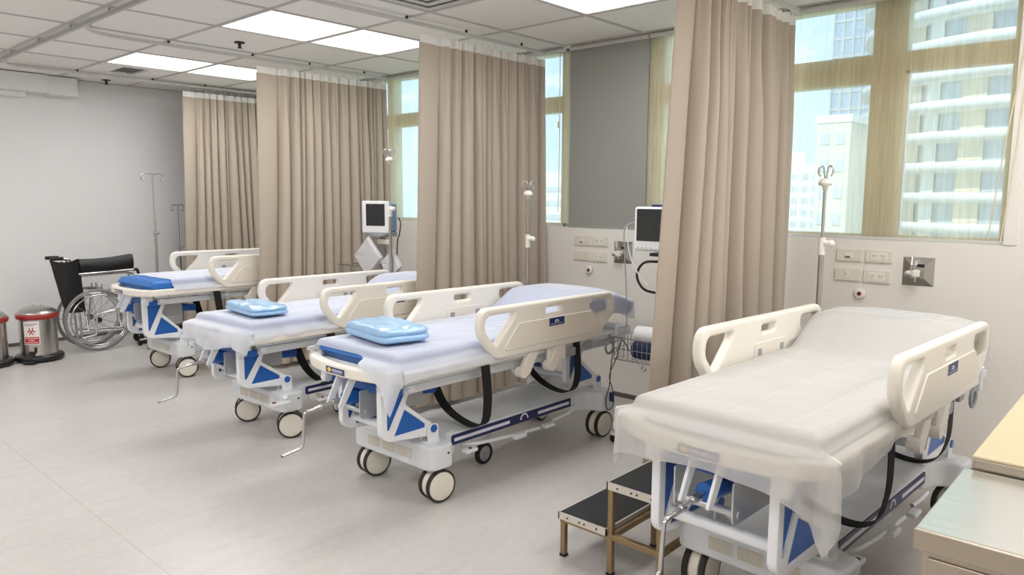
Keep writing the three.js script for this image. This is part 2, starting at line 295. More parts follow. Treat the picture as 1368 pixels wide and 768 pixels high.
// ---------------------------------------------------------------- windows, blinds
{
  // [x0, x1, mullions [a,b][], transom [y0,y1]]
  const bays = [
    [-2.9, 1.42, [[-2.9, -2.84], [-2.1, -2.0], [-1.5, -1.4], [-0.9, -0.81], [0.18, 0.28], [0.8, 0.88], [1.351, 1.42]], 'window_1'],
    [1.42, 2.185, [[1.42, 1.455], [2.12, 2.185]], 'window_3'],
    [2.185, 4.462, [[2.185, 2.293], [2.95, 3.05], [3.712, 3.9], [4.428, 4.47]], 'window_2'],
  ];
  for (const [x0, x1, mul, nm] of bays) {
    const w = new THREE.Group(); w.name = nm; w.userData = { kind: 'structure' }; scene.add(w);
    obj('window_frame', [span(x0, x1, SILL, SILL + 0.03, -0.2, -0.09), span(x0, x1, H - 0.03, H, -0.2, -0.09)], M.frameAlu, w);
    for (const [a, c] of mul) obj('mullion', span(a, c, SILL, H, -0.2, -0.09, 0.004), M.frameAlu, w);
    for (let k = 0; k + 1 < mul.length; k++) {
      const a = mul[k][1], c = mul[k + 1][0], wide = nm === 'window_2' && k === 2;
      obj('transom', span(a, c, wide ? 2.29 : 2.235, 2.36 + (nm === 'window_2' && k > 0 ? 0.04 : 0), -0.2, -0.09, 0.004), M.frameAlu, w);
      obj('pane', span(a - 0.005, c + 0.005, SILL + 0.02, 2.30, -0.15, -0.146), M.pane, w); obj('pane', span(a - 0.005, c + 0.005, 2.32, H - 0.02, -0.15, -0.146), M.pane, w);
      if (wide) obj('casement', [span(a, a + 0.022, SILL + 0.03, 2.29, -0.14, -0.1), span(a, c, 2.275, 2.29, -0.14, -0.1)], M.white, w);
    }
  }
  const blind = (x0, x1, lab, chainX, slack) => {
    const t = thing('roller_blind', lab, 'blind', [(x0 + x1) / 2, SILL, -0.021], 0, 'roller blinds'); const w = x1 - x0;
    obj('fabric', grid(8, 8, (u, v) => [lerp(-w / 2, w / 2, u), lerp(0.012, H - SILL - 0.03, v), 0, u * w, v * 1.4]), M.blind, t);
    obj('bottom_bar', box(w, 0.018, 0.012, 0, 0.011, 0, 0.003), M.trackWhite, t);
    obj('roller', cyl(0.018, w, 0, H - SILL - 0.02, 0, 'x'), M.trackWhite, t);
    if (slack) {
      obj('pull_cord', [tube([[chainX + 0.085, H - SILL - 0.1, 0.05], [chainX + 0.05, 0.9, 0.05], [chainX + 0.01, 0.5, 0.05], [chainX - 0.03, 0.03, 0.05]], 0.0035, 24, 6), tube([[chainX + 0.09, H - SILL - 0.1, 0.055], [chainX + 0.068, 0.6, 0.055], [chainX + 0.03, 0.02, 0.055]], 0.003, 24, 6)], M.cord, t);
    } else { obj('pull_cord', [tube([[chainX, H - SILL - 0.05, 0.03], [chainX + 0.004, 0.5, 0.03], [chainX, 0.12, 0.03]], 0.003, 20, 6), box(0.02, 0.05, 0.012, chainX, 0.82, 0.035, 0.004)], M.cord, t); }
  };
  blind(-0.86, 1.425, 'cream screen roller blind ending at the edge of the grey blind', 1.12, false);
  blind(-2.88, -0.87, 'cream screen roller blind mostly hidden behind the far curtains', 1.0, false);
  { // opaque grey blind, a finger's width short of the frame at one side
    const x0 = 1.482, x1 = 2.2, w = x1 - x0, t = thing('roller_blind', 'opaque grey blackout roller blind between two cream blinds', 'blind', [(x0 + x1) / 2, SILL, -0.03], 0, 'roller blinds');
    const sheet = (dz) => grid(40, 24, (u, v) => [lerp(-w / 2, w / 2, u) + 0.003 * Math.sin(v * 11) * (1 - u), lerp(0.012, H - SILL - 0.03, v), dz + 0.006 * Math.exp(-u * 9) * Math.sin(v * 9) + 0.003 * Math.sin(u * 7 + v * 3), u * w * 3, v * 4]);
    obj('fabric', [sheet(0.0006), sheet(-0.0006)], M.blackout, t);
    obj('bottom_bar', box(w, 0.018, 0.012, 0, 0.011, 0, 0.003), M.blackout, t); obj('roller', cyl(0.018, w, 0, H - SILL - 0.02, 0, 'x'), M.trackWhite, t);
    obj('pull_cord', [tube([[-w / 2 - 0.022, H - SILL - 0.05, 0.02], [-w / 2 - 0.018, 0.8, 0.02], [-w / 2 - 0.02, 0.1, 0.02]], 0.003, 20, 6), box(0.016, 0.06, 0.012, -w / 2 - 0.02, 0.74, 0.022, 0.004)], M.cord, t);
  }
  blind(2.214, 4.462, 'wide cream screen roller blind with towers showing through', 1.09, true);
}

// ---------------------------------------------------------------- curtains and tracks
function curtain(label, { x, z0, z1, flare = 0.1, folds, seedN, bottom = 0.08, amp = 0.045, panel = 0.16, lean = 0.085 }) {
  // z0 = free end, z1 = wall end
  seed(seedN); const top = 2.635, L = z0 - z1;
  const F = [[0, 0]]; let s = 0; const ws = [panel, panel * 0.55]; for (let k = 2; k < folds; k++) ws.push(rr(0.4, 1.7)); const rest = ws.slice(2).reduce((a, b) => a + b, 0), room = L - ws[0] - ws[1];
  for (let k = 2; k < folds; k++) ws[k] *= room / rest;
  const edge = [0]; for (const w of ws) edge.push(edge[edge.length - 1] + w);
  const A = ws.map((w, k) => (k === 0 ? 0.5 : 1) * amp * rr(0.65, 1.2) * Math.min(1, w / 0.05)), D = ws.map(() => rr(-1, 1) * lean), B = ws.map(() => rr(0.75, 1.6)), P = ws.map(() => rr(-0.35, 0.35));
  const sub = 22, N = folds * sub;
  const at = (k, f, t) => {         // fold k, phase f in 0..1, t = 0 top .. 1 bottom
    const dA = lerp(D[Math.max(k - 1, 0)], D[k], 0.5) * (k ? 1 : 0), dB = lerp(D[k], D[Math.min(k + 1, folds - 1)], 0.5) * (k < folds - 1 ? 1 : 0);
    const a = edge[k] + dA * t * t, b = edge[k + 1] + dB * t * t; let q = f;
    const wave = k === 0 ? 0.25 * (1 - f) + 0.75 * Math.pow(Math.sin(Math.PI * Math.min(1, 0.12 + f * 0.88)), 0.75) : Math.pow(Math.sin(Math.PI * f), 0.75);
    const g = f - 0.15 * Math.sin(2 * Math.PI * f) * (k ? 1 : 0.3) + 0.1 * P[k] * Math.sin(Math.PI * f) * (k ? 1 : 0);
    const sc = 1 + flare * t * (1 - (a + (b - a) * 0.5) / L) * 0.9;
    const along = lerp(a, b, q + (g - q) * (0.4 + 0.8 * t));
    const z = z0 - along + flare * t * Math.max(0, 1 - along / (L * 0.75));
    const amplitude = A[k] * lerp(0.8, B[k], t) * (k ? 2.3 : 1.6);
    return [x + (wave - 0.5) * amplitude * (0.6 + 0.4 * sstep(0, 0.25, t)) + 0.011 * Math.sin((k + f) * Math.PI * 4.4) * (1 - sstep(0.02, 0.3, t)) * (k ? 1 : 0) + 0.006 * Math.sin(t * 5 + k * 1.7) * t, Math.max(z, 0.012 + 0.006 * t)];
  };
  const col = (u, t) => { const c = Math.min(folds - 1e-6, u * folds), k = Math.floor(c); return at(k, c - k, t); };
  const t = thing('privacy_curtain', label, 'curtain', [x, 0, (z0 + z1) / 2], 0, 'privacy curtains'); const oz = (z0 + z1) / 2;
  obj('fabric', grid(N, 26, (u, v) => { const p = col(u, v); return [p[0] - x, lerp(top - 0.055, bottom + 0.006 * Math.sin(u * 40), v), p[1] - oz, u * L * 2.2 * 6, v * 2.5 * 6]; }), M.curtain, t);
  obj('header_tape', grid(N, 2, (u, v) => { const p = col(u, 0); return [p[0] - x, lerp(top, top - 0.057, v), p[1] - oz]; }), M.tape, t);
  obj('edge_hem', tube(Array.from({ length: 14 }, (_, i) => { const v = i / 13, p = at(0, 0, v); return [p[0] - x, lerp(top - 0.055, bottom, v), p[1] - oz]; }), 0.006, 40, 6), M.curtain, t);
  const hooks = []; for (let k = 0; k < folds; k++) { const p = at(k, 0.5, 0); hooks.push(rod([p[0] - x, top - 0.02, p[1] - oz], [0, 2.684, p[1] - oz], 0.002, 5)); }
  obj('glider_hooks', hooks, M.tape, t).userData.kind = 'stuff';
}
curtain('beige pleated curtain hanging between the wheeled monitor and the bed with stool', { x: 3.3, z0: 1.5, z1: 0.1, folds: 12, seedN: 21, flare: 0.2, panel: 0.2, amp: 0.075, bottom: 0.12 });
curtain('beige pleated curtain hanging beside the grey blind bay, behind second bed', { x: 1.25, z0: 1.34, z1: 0.03, folds: 14, seedN: 34, flare: 0.07, panel: 0.19, amp: 0.055, bottom: 0.05 });
curtain('beige pleated curtain hanging behind the small white patient monitor', { x: -0.76, z0: 1.42, z1: 0.05, folds: 16, seedN: 47, flare: 0.05, panel: 0.2, amp: 0.055, bottom: 0.05 });
curtain('beige pleated curtain hanging closest to the end wall with wheelchair', { x: -2.78, z0: 1.15, z1: 0.05, folds: 13, seedN: 58, flare: 0.06, panel: 0.14, amp: 0.055, bottom: 0.05 });
{
  const prof = (a, b) => [span(Math.min(a[0], b[0]) - 0.011, Math.max(a[0], b[0]) + 0.011, 2.684, 2.708, Math.min(a[1], b[1]) - 0.011, Math.max(a[1], b[1]) + 0.011)];
  const t = thing('curtain_track', 'long grey ceiling curtain track joining the bays', 'curtain track', [0, 0, 0]);
  obj('rail', prof([-2.5, 2.83], [6.9, 2.83]), M.track, t);
  for (let x = -2.2; x < 6.9; x += 0.72) obj('hanger', cyl(0.008, 0.022, x, 2.718, 2.83), M.track, t);
  const names = ['grey curtain track of the bay by the end wall', 'grey curtain track over the curtain behind the white monitor', 'grey curtain track over the curtain beside the grey blind', 'grey curtain track over the curtain next to the stool'];
  [-2.78, -0.76, 1.25, 3.3].forEach((x, k) => {
    const u = thing('curtain_track', names[k], 'curtain track', [x, 0, 0]);
    const g = prof([0, 0.03], [0, 2.48]); g.push(tube([[0, 2.696, 2.48], [0.02, 2.696, 2.62], [0.1, 2.696, 2.75], [0.3, 2.696, 2.812]], 0.012, 20, 8));
    obj('rail', g, M.trackWhite, u);
    for (const z of [0.3, 0.9, 1.45, 2.15]) obj('hanger', cyl(0.009, 0.024, 0, 2.717, z), M.dark, u);
  });
}

// ---------------------------------------------------------------- hospital stretcher beds
function makeBed(label, [x, z, dy, yaw], o = {}) {
  const b = thing('hospital_bed', label, 'hospital bed', [x, 0, z], yaw, 'wheeled hospital beds'), sh0 = o.shift ?? 0;   // shift: how far the base has swung under the deck
  // --- base
  obj('base_cover', [span(-0.2, 0.2, 0.225, 0.297, -0.72, 0.46, 0.012)], M.frameGrey, b);
  for (const s of [-1, 1]) {
    const st = obj('side_stripe', sideways(extrude(roundPoly([[0.41, 0.233, 0.02], [0.41, 0.287, 0.02], [-0.62, 0.287, 0.008], [-0.62, 0.233, 0.008]]), 0.006, 0.001), s * 0.203), M.navy, b);
    for (const [a, c] of [[-0.05, 0.385], [-0.6, -0.3]]) obj('stripe_line', span(s > 0 ? 0.2055 : -0.2075, s > 0 ? 0.2075 : -0.2055, 0.251, 0.269, a, c, 0.0008), M.lilacWhite, st);
    const arc = new THREE.TorusGeometry(0.03, 0.005, 8, 24, Math.PI); arc.rotateY(Math.PI / 2); arc.translate(s * 0.207, 0.252, -0.175); obj('arc_badge', arc, M.lilacWhite, st);
  }
  const beam = (zc, sgn) => {
    const sh = roundPoly([[-0.325, 0.095 * sgn, 0.05], [0.325, 0.095 * sgn, 0.05], [0.33, -0.06 * sgn, 0.04], [0.23, -0.08 * sgn, 0.06], [0.19, -0.2 * sgn, 0.02], [-0.19, -0.2 * sgn, 0.02], [-0.23, -0.08 * sgn, 0.06], [-0.33, -0.06 * sgn, 0.04]]);
    const g = flat(extrude(sh, 0.125, 0.014, 3, 10), 0.243); g.translate(0, 0, zc); return g;
  };
  const fb = obj('foot_beam', beam(0.56, 1), M.frameGrey, b); obj('head_beam', beam(-0.85, -1), M.frameGrey, b);
  for (const [x0, w] of [[-0.13, 0.1], [-0.01, 0.1], [0.115, 0.12]]) obj('label_sticker', new THREE.PlaneGeometry(w, 0.05).translate(x0, 0.245, 0.6563), M.stickers, fb);
  obj('end_cap', [cyl(0.007, 0.004, 0.327, 0.26, -0.87, 'x'), cyl(0.007, 0.004, 0.327, 0.26, 0.54, 'x')], M.dark, fb);
  // --- casters
  for (const [cx, cz, a] of [[-0.262, 0.56, o.c?.[0] ?? 0.15], [0.262, 0.56, o.c?.[1] ?? 0.1], [-0.262, -0.85, o.c?.[2] ?? 0.3], [0.262, -0.85, o.c?.[3] ?? -0.25]]) {
    const f = obj('caster_fork', [cyl(0.02, 0.05, 0, 0.17, 0), box(0.032, 0.07, 0.06, 0, 0.135, 0, 0.01), cyl(0.078, 0.034, 0, 0.0875, 0, 'x', 30)], M.hub, b); f.position.set(cx, 0, cz); f.rotation.y = a;
    for (const s of [-1, 1]) {
      const tr = obj('tyre', lathe([[0.0745, -0.013], [0.08, -0.0125], [0.0845, -0.008], [0.0855, 0], [0.0845, 0.008], [0.08, 0.0125], [0.0745, 0.013]], 36).rotateZ(Math.PI / 2).translate(s * 0.036, 0.0858, 0.0), M.tyre, f);
      obj('hub', lathe([[0, 0.016], [0.05, 0.0155], [0.072, 0.0125], [0.0755, 0.008], [0.0755, -0.016], [0, -0.017]], 32).rotateZ(-s * Math.PI / 2).translate(s * 0.036, 0.0858, 0.0), M.hub, f);
    }
  }
  {
    const f = obj('fifth_wheel_arm', [rod([0.02, 0.21, -0.12], [0.045, 0.065, 0.02], 0.012), box(0.03, 0.05, 0.2, 0.05, 0.2, -0.12, 0.01)], M.frameGrey, b);
    obj('tyre', lathe([[0.045, -0.014], [0.06, -0.014], [0.0635, -0.008], [0.0635, 0.008], [0.06, 0.014], [0.045, 0.014]], 30).rotateZ(Math.PI / 2).translate(0.075, 0.064, 0.03), M.black, f);
    obj('hub', [cyl(0.046, 0.02, 0.075, 0.064, 0.03, 'x', 24), cyl(0.01, 0.04, 0.075, 0.064, 0.03, 'x')], M.plasticGrey, f);
  }
  // brake levers
  {
    const lv = obj('brake_lever', [bent([[0.17, 0.205, 0.3], [0.21, 0.2, 0.22], [0.22, 0.185, 0.0], [0.22, 0.17, -0.3]], 0.01, 0.03), box(0.05, 0.022, 0.09, 0.235, 0.19, 0.3, 0.01), box(0.045, 0.03, 0.1, 0.235, 0.175, -0.1, 0.01), box(0.045, 0.022, 0.09, 0.24, 0.178, -0.36, 0.01), bent([[0.215, 0.185, -0.42], [0.23, 0.2, -0.5], [0.23, 0.205, -0.58]], 0.01, 0.03)], M.white, b);
    obj('red_dot', cyl(0.01, 0.004, 0.24, 0.203, 0.3), M.redDot, lv);
    if (o.pedal) { const p = obj('pedal', [rod([0.32, 0.2, 0.6], [0.37, 0.215, 0.72], 0.012), box(0.055, 0.025, 0.085, 0.39, 0.225, 0.76, 0.012), cyl(0.018, 0.03, 0.325, 0.2, 0.595, 'x')], M.white, b); p.rotation.y = 0;
    obj('blue_dot', cyl(0.019, 0.006, 0.39, 0.239, 0.76, 'y', 20), M.blue, p); }
    if (o.lever) { const p = obj('brake_pedal', [rod([0.3, 0.24, 0.6], [0.37, 0.3, 0.66], 0.014), box(0.05, 0.02, 0.12, 0.38, 0.27, 0.7, 0.009)], M.white, b); obj('red_dot', cyl(0.012, 0.006, 0.38, 0.282, 0.745, 'y', 14), M.redDot, p); }
  }
  for (const part of b.children) part.position.z += sh0;
  // --- parallel legs, each with two blue panels and a pivot bracket
  const up = 0.64 + dy;
  for (const [lx, lz] of [[o.far ?? -0.1, 0], [0.215, 0], [-0.215, -1.42], [0.215, -1.42]]) {
    const Y = (y) => y + dy * sstep(0.36, 0.64, y);
    const sh = roundPoly([[0.885, up + 0.02, 0.01], [0.885, Y(0.4), 0.03], [0.845, Y(0.365), 0.03], [0.575 + sh0, Y(0.335), 0.03], [0.545 + sh0, 0.375, 0.03], [0.58 + sh0, 0.41, 0.03], [0.735, Y(0.53), 0.01], [0.675, up + 0.02, 0.005]]);
    const h1 = [[0.853, Y(0.615)], [0.853, Y(0.425)], [0.838, Y(0.415)], [0.72, Y(0.615)]], h2 = [[0.805, Y(0.385)], [0.74, Y(0.505)], [0.607 + sh0, Y(0.405)], [0.607 + sh0, Y(0.385)]];
    sh.holes.push(roundPoly(h1.map((p) => [...p, 0.006]), THREE.Path), roundPoly(h2.map((p) => [...p, 0.006]), THREE.Path));
    const g = sideways(extrude(sh, 0.034, 0.004, 2, 6), lx); g.translate(0, 0, lz);
    const leg = obj('leg_frame', g, M.white, b);
    for (const h of [h1, h2]) { const q = sideways(extrude(roundPoly(h.map((p) => [...p, 0.004])), 0.018), lx); q.translate(0, 0, lz); obj('blue_panel', q, M.blue, leg); }
    const k = obj('pivot_bracket', [...[-0.024, 0.024].map((d) => { const e = sideways(extrude(roundPoly([[0.53, 0.29, 0], [0.6, 0.29, 0], [0.6, 0.4, 0.03], [0.53, 0.4, 0.03]]), 0.012, 0.002), lx + d); e.translate(0, 0, lz + sh0); return e; }), cyl(0.05, 0.012, lx, 0.307, 0.565 + sh0 + lz, 'y', 24)], M.white, b);
    for (const d of [0.032, -0.032]) obj('cap', cyl(0.02, 0.008, lx + d, 0.375, 0.565 + sh0 + lz, 'x', 20), M.blue, k);
  }
  // --- upper frame
  const U = new THREE.Group();
  const uy = dy;
  const add = (name, gs, m, p = b) => { const mesh = obj(name, gs, m, p); if (p === b) mesh.position.y += uy; return mesh; };
  for (const s of [-1, 1]) {
    add('side_bar', [span(s * 0.325 - 0.014, s * 0.325 + 0.014, 0.655, 0.69, -1.08, 0.82, 0.005)], M.frameGrey); add('lower_side_bar', [span(s * 0.27 - 0.015, s * 0.27 + 0.015, 0.592, 0.64, -1.0, 0.78, 0.006)], M.frameGrey);
    add('bar_plug', cyl(0.007, 0.006, s * 0.34, 0.672, 0.72, 'x'), M.dark);
  }
  for (const zz of [0.76, 0.2, -0.45, -1.0]) add('cross_bar', span(-0.315, 0.315, 0.61, 0.645, zz - 0.02, zz + 0.02, 0.004), M.frameGrey);
  add('deck', [span(-0.31, 0.31, 0.69, 0.705, -1.1, 0.84, 0.004)], M.white);
  add('head_board_plate', [span(-0.31, 0.31, 0.66, 0.7, -1.13, -1.06, 0.012)], M.cream);
  // bumper: bowed foot end, running back along both sides
  {
    const out = [[0.37, -0.05], [0.37, 0.8], [0.348, 0.88], [0.28, 0.935], [0.15, 0.968], [0, 0.978]], pts = [...out, ...out.slice(0, -1).reverse().map(([a, c]) => [-a, c])];
    const inn = pts.map(([a, c]) => [a * 0.89, c < 0 ? c : c - 0.055 * sstep(0.5, 0.9, c)]).reverse();
    const sh = new THREE.Shape(); const sp = new THREE.SplineCurve(pts.map((p) => new THREE.Vector2(...p))).getPoints(80), si = new THREE.SplineCurve(inn.map((p) => new THREE.Vector2(...p))).getPoints(80);
    sh.setFromPoints([...sp, ...si]);
    const bp = add('bumper', flat(extrude(sh, 0.055, 0.013, 3), 0.7), M.cream);
    const bd = new THREE.PlaneGeometry(0.15, 0.03); bd.translate(0, 0.7, 0.9792); obj('badge', bd, M.footBadge, bp);
    for (const s of [-0.24, 0.24]) add('bumper_bracket', [box(0.05, 0.075, 0.08, s, 0.645, 0.85, 0.012), cyl(0.022, 0.04, s, 0.61, 0.87, 'x', 18)], M.white);
  }
  // side rails
  const outer = [[0.255, 0.695, 0.045], [0.395, 0.845, 0.1], [0.375, 0.976, 0.15], [-0.8, 0.966, 0.1], [-0.83, 0.835, 0.07], [-0.69, 0.745, 0.02], [-0.705, 0.69, 0.04]];
  const holes = [[[0.343, 0.865, 0.05], [0.325, 0.933, 0.055], [0.122, 0.933, 0.02], [0.13, 0.905, 0.02], [0.262, 0.772, 0.02]], [[-0.145, 0.893, 0.014], [-0.145, 0.928, 0.014], [-0.28, 0.928, 0.014], [-0.28, 0.893, 0.014]], [[-0.555, 0.928, 0.03], [-0.755, 0.924, 0.03], [-0.77, 0.83, 0.03], [-0.685, 0.762, 0.02], [-0.555, 0.885, 0.02]]];
  for (const s of [-1, 1]) {
    const sh = roundPoly(outer); for (const h of holes) sh.holes.push(roundPoly(h, THREE.Path));
    const g = mergeVertices(sideways(extrude(sh, 0.044, 0.016, 4, 10), s * 0.372)); const r = add('side_rail', g, M.cream);
    const pg = sideways(extrude(roundPoly([[0.2, 0.75, 0.01], [0.088, 0.872, 0.012], [-0.563, 0.87, 0.012], [-0.67, 0.76, 0.01], [-0.66, 0.735, 0.01], [0.19, 0.735, 0.01]]), 0.008, 0.003), s * (0.372 + 0.023)); obj('rail_panel', pg, M.creamPanel, r);
    const bg = new THREE.PlaneGeometry(0.135, 0.045); bg.rotateY(s * Math.PI / 2); bg.translate(s * 0.3995, 0.845, -0.23); obj('badge', bg, M.railBadge, r);
    const cp = sideways(extrude(roundPoly([[-0.075, 0.775, 0.012], [-0.075, 0.852, 0.02], [-0.385, 0.85, 0.02], [-0.385, 0.775, 0.012]]), 0.006, 0.002), s * (0.372 - 0.0235)); obj('control_panel', cp, M.creamPanel, r); for (const zz of [-0.12, -0.34]) obj('control_mark', box(0.002, 0.03, 0.035, s * (0.372 - 0.027), 0.81, zz), M.plasticGrey, r);
    add('rail_arm', [-0.22, 0.02].flatMap((zz) => [sideways(extrude(roundPoly([[zz - 0.045, 0.56, 0.02], [zz + 0.03, 0.58, 0.02], [zz - 0.07, 0.74, 0.02], [zz - 0.15, 0.73, 0.02]]), 0.03, 0.006), s * 0.362), cyl(0.03, 0.05, s * 0.355, 0.585, zz, 'x', 20)]).concat([span(s * 0.355 - 0.014, s * 0.355 + 0.014, 0.6, 0.7, -0.36, -0.2, 0.012)]), M.cream);
  }
  // seat of the rails: latches and plate under each rail
  for (const s of [-1, 1]) { add('rail_latch', box(0.02, 0.05, 0.1, s * 0.345, 0.63, -0.42, 0.006), M.plasticGrey); add('rail_latch', box(0.02, 0.04, 0.07, s * 0.345, 0.65, -0.6, 0.006), M.plasticGrey); }
  // controls panel buttons
  // ring holder at the head
  { const g = new THREE.TorusGeometry(0.042, 0.008, 8, 26); g.rotateY(Math.PI / 2); g.translate(0.345, 0.6, -0.83); add('ring_holder', [g, box(0.012, 0.05, 0.02, 0.345, 0.655, -0.83)], M.plasticGrey); }
  add('head_post', span(0.325, 0.355, 0.62, 0.73, -0.95, -0.9, 0.006), M.frameGrey); add('head_post', span(-0.355, -0.325, 0.62, 0.73, -0.95, -0.9, 0.006), M.frameGrey);
  // mechanism: blue drum, steel plate
  add('gear_tube', [rod([0, 0.555, 0.93], [0.0, 0.5, 0.35], 0.032, 20), span(-0.27, 0.27, 0.585, 0.625, 0.78, 0.85, 0.008)], M.blue);
  add('gear_plate', [sideways(extrude(roundPoly([[0.9, 0.6, 0.01], [0.9, 0.455, 0.03], [0.5, 0.46, 0.02], [0.5, 0.6, 0.01]]), 0.006), -0.13), sideways(extrude(roundPoly([[0.9, 0.6, 0.01], [0.9, 0.455, 0.03], [0.5, 0.46, 0.02], [0.5, 0.6, 0.01]]), 0.006), 0.085), cyl(0.014, 0.23, -0.022, 0.485, 0.86, 'x')], M.plateSteel);
  add('foot_bracket', [sideways(extrude(roundPoly([[0.88, 0.67, 0.005], [0.93, 0.67, 0.005], [1.0, 0.53, 0.01], [0.97, 0.525, 0.01]]), 0.012, 0.002), 0.05), sideways(extrude(roundPoly([[0.88, 0.67, 0.005], [0.93, 0.67, 0.005], [1.0, 0.53, 0.01], [0.97, 0.525, 0.01]]), 0.012, 0.002), -0.05)], M.white);
  for (const zz of [0.8, -0.62]) obj('tie_tube', cyl(0.022, 0.42, 0, 0.42 + dy * 0.3, zz, 'x', 18), M.white, b);
  // crank
  const cr = add('crank', [rod([0, 0.555, 0.93], [0, 0.535, 1.1], 0.009), cyl(0.014, 0.04, 0, 0.549, 0.98, 'z'), cyl(0.013, 0.03, 0, 0.541, 1.05, 'z'), bent([[0, 0.535, 1.09], [-0.005, 0.528, 1.15], [-0.008, 0.36, 1.16], [-0.008, 0.345, 1.27]], 0.0075, 0.02)], M.chrome);
  // straps hanging in loops below the side frame
  const belt = (zz, pts, w = 0.062) => {
    const c = new THREE.CatmullRomCurve3(pts.map(([a, y]) => new THREE.Vector3(a, y, zz)), false, 'centripetal'), n = 48, fr = [];
    for (let i = 0; i <= n; i++) { const p = c.getPointAt(i / n), tg = c.getTangentAt(i / n); fr.push([p, new THREE.Vector2(-tg.y, tg.x)]); }
    return grid(n, 7, (u, v) => { const [p, nn] = fr[Math.round(u * n)], k = v * 7; const q = [[-1, 1], [1, 1], [1, 1], [1, -1], [1, -1], [-1, -1], [-1, -1], [-1, 1]][Math.round(k)]; return [p.x + nn.x * q[1] * 0.0018, p.y + nn.y * q[1] * 0.0018, zz + q[0] * w / 2 + (p.y - 0.6) * 0.15]; });
  };
  const strapPts = [[0.362, 0.7], [0.362, 0.6], [0.35, 0.46], [0.31, 0.345], [0.24, 0.312], [0.1, 0.33], [0.0, 0.385], [-0.06, 0.49], [-0.08, 0.61]];
  obj('strap', belt(0.3, strapPts.map(([a, y]) => [a, y + dy])), M.strap, b); obj('strap', belt(-0.5, strapPts.map(([a, y]) => [a - 0.02, y + dy + (y < 0.45 ? 0.03 : 0)])), M.strap, b);
  return b;
}
const MZ0 = -1.13, MZ1 = 0.865, MX = 0.33;
function topY(z, raise = 1, x = 0) { const q = Math.abs(x) / 0.33; return 0.795 + raise * (0.15 * sstep(-0.36, -0.68, z) * (1 - 0.16 * q * q * q * q) - 0.06 * sstep(-0.88, -1.13, z)); }
function makeMattress(label, [x, z, dy, yaw], mat = M.mattress, raise = 1) {
  const t = thing('mattress', label, 'mattress', [x, 0, z], yaw, 'bed mattresses');
  const ring = 48, n = 40, pos = (u, v) => {
    const zz = lerp(MZ0, MZ1, u), a = v * Math.PI * 2, yt = topY(zz, raise) - 0.012 * sstep(-0.36, -0.68, zz), yb = Math.max(0.708, yt - 0.105), hy = (yt - yb) / 2, k = 6, endr = Math.min(1, Math.pow(Math.min(u, 1 - u) / 0.012, 0.5));
    const ca = Math.cos(a), sa = Math.sin(a), r = 1 / Math.pow(Math.pow(Math.abs(ca), k) + Math.pow(Math.abs(sa), k), 1 / k);
    return [ca * r * MX * (0.94 + 0.06 * endr), (yt + yb) / 2 + dy + sa * r * hy * endr, zz, v * 2, u * 2];
  };
  obj('body', grid(64, ring, (u, v) => pos(u, v)), mat, t);
  return t;
}
function makeSheet(label, [x, z, dy, yaw], mat, { right, left, foot, head = () => 0.04, raise = 1, seedN = 3, flare = 0.04, wave = 1, nu = 90, nv = 150 }) {
  const t = thing('bed_sheet', label, 'bed sheet', [x, 0, z], yaw, 'disposable bed sheets');
  const r = 0.026, X = MX + 0.005, Z0 = MZ0 - 0.004, Z1 = MZ1 + 0.005;
  const g = grid(nu, nv, (u, v) => {
    const cx = lerp(-X - left(v), X + right(v), u), cz = lerp(Z0 - head(u), Z1 + foot(u), v);
    const px = Math.min(X - r, Math.max(-X + r, cx)), pz = Math.min(Z1 - r, Math.max(Z0 + r, cz)); let dx = cx - px, dz = cz - pz, d = Math.hypot(dx, dz);
    const ty = topY(Math.min(MZ1, Math.max(MZ0, pz)), raise, px) + dy + 0.006 + 0.012 * sstep(-0.36, -0.68, pz) * 0.5;
    const cre = Math.min(Math.abs(cx), Math.abs(Math.abs(cx) - 0.2)), crz = Math.abs(((cz + 5) % 0.34) - 0.17); const wr = -0.002 * Math.exp(-cre * cre * 9000) + 0.002 * Math.exp(-crz * crz * 9000) + 0.004 * (vnoise(cx * 9 + seedN, cz * 7) - 0.5) + 0.0025 * (vnoise(cx * 26, cz * 20 + seedN) - 0.5);
    if (d < 1e-6) return [px, ty + wr + 0.002, pz, cx * 1.5, cz * 1.5];
    const nx = dx / d, nz = dz / d, q = r * Math.PI / 2; let out, down;
    if (d < q) { out = r * Math.sin(d / r); down = r * (1 - Math.cos(d / r)); } else {
      const e = d - q, corner = Math.abs(nx * nz) * 2; const bump = nz > 0.3 ? (0.122 - 0.3 * px * px) * (1 - 0.35 * corner) * sstep(0.0, 0.07, e) : (Math.abs(nx) > 0.5 && cz > -0.1 ? 0.042 * sstep(0, 0.08, e) : 0);
      const tan = px - pz + Math.atan2(nz, nx) * 0.2;
      const fold = (Math.sin(tan * 24 + seedN) * 0.5 + Math.sin(tan * 41 + seedN * 2.3) * 0.3) * 0.07 * wave * e + corner * Math.sin(Math.atan2(nz, nx) * 5 + seedN) * 0.12 * e;
      out = r + flare * e + bump + Math.max(-0.12 * e, fold); down = r + e * Math.sqrt(Math.max(0.2, 1 - flare * flare)) - bump * 0.45;
    }
    return [px + nx * out, Math.max(ty - down, 0.36), pz + nz * out, cx * 1.5, cz * 1.5];
  });
  obj('cloth', g, mat, t); return t;
}
const B1 = [4.146, 1.69, 0.045, -0.05], B2 = [2.2, 1.737, 0.004, -0.005], B3 = [0.745, 1.71, -0.02, 0.025], B4 = [-1.31, 1.45, 0.05, 0.012];
makeBed('white wheeled hospital bed with sheet hanging over its foot, beside the two-step stool', B1, { c: [0.1, 0.3, 0.3, -0.3], pedal: true, shift: -0.09, far: -0.215 });
makeBed('white wheeled hospital bed with black straps, in the bay with the grey blind', B2, { c: [-0.14, -0.16, 0.1, -0.05] });
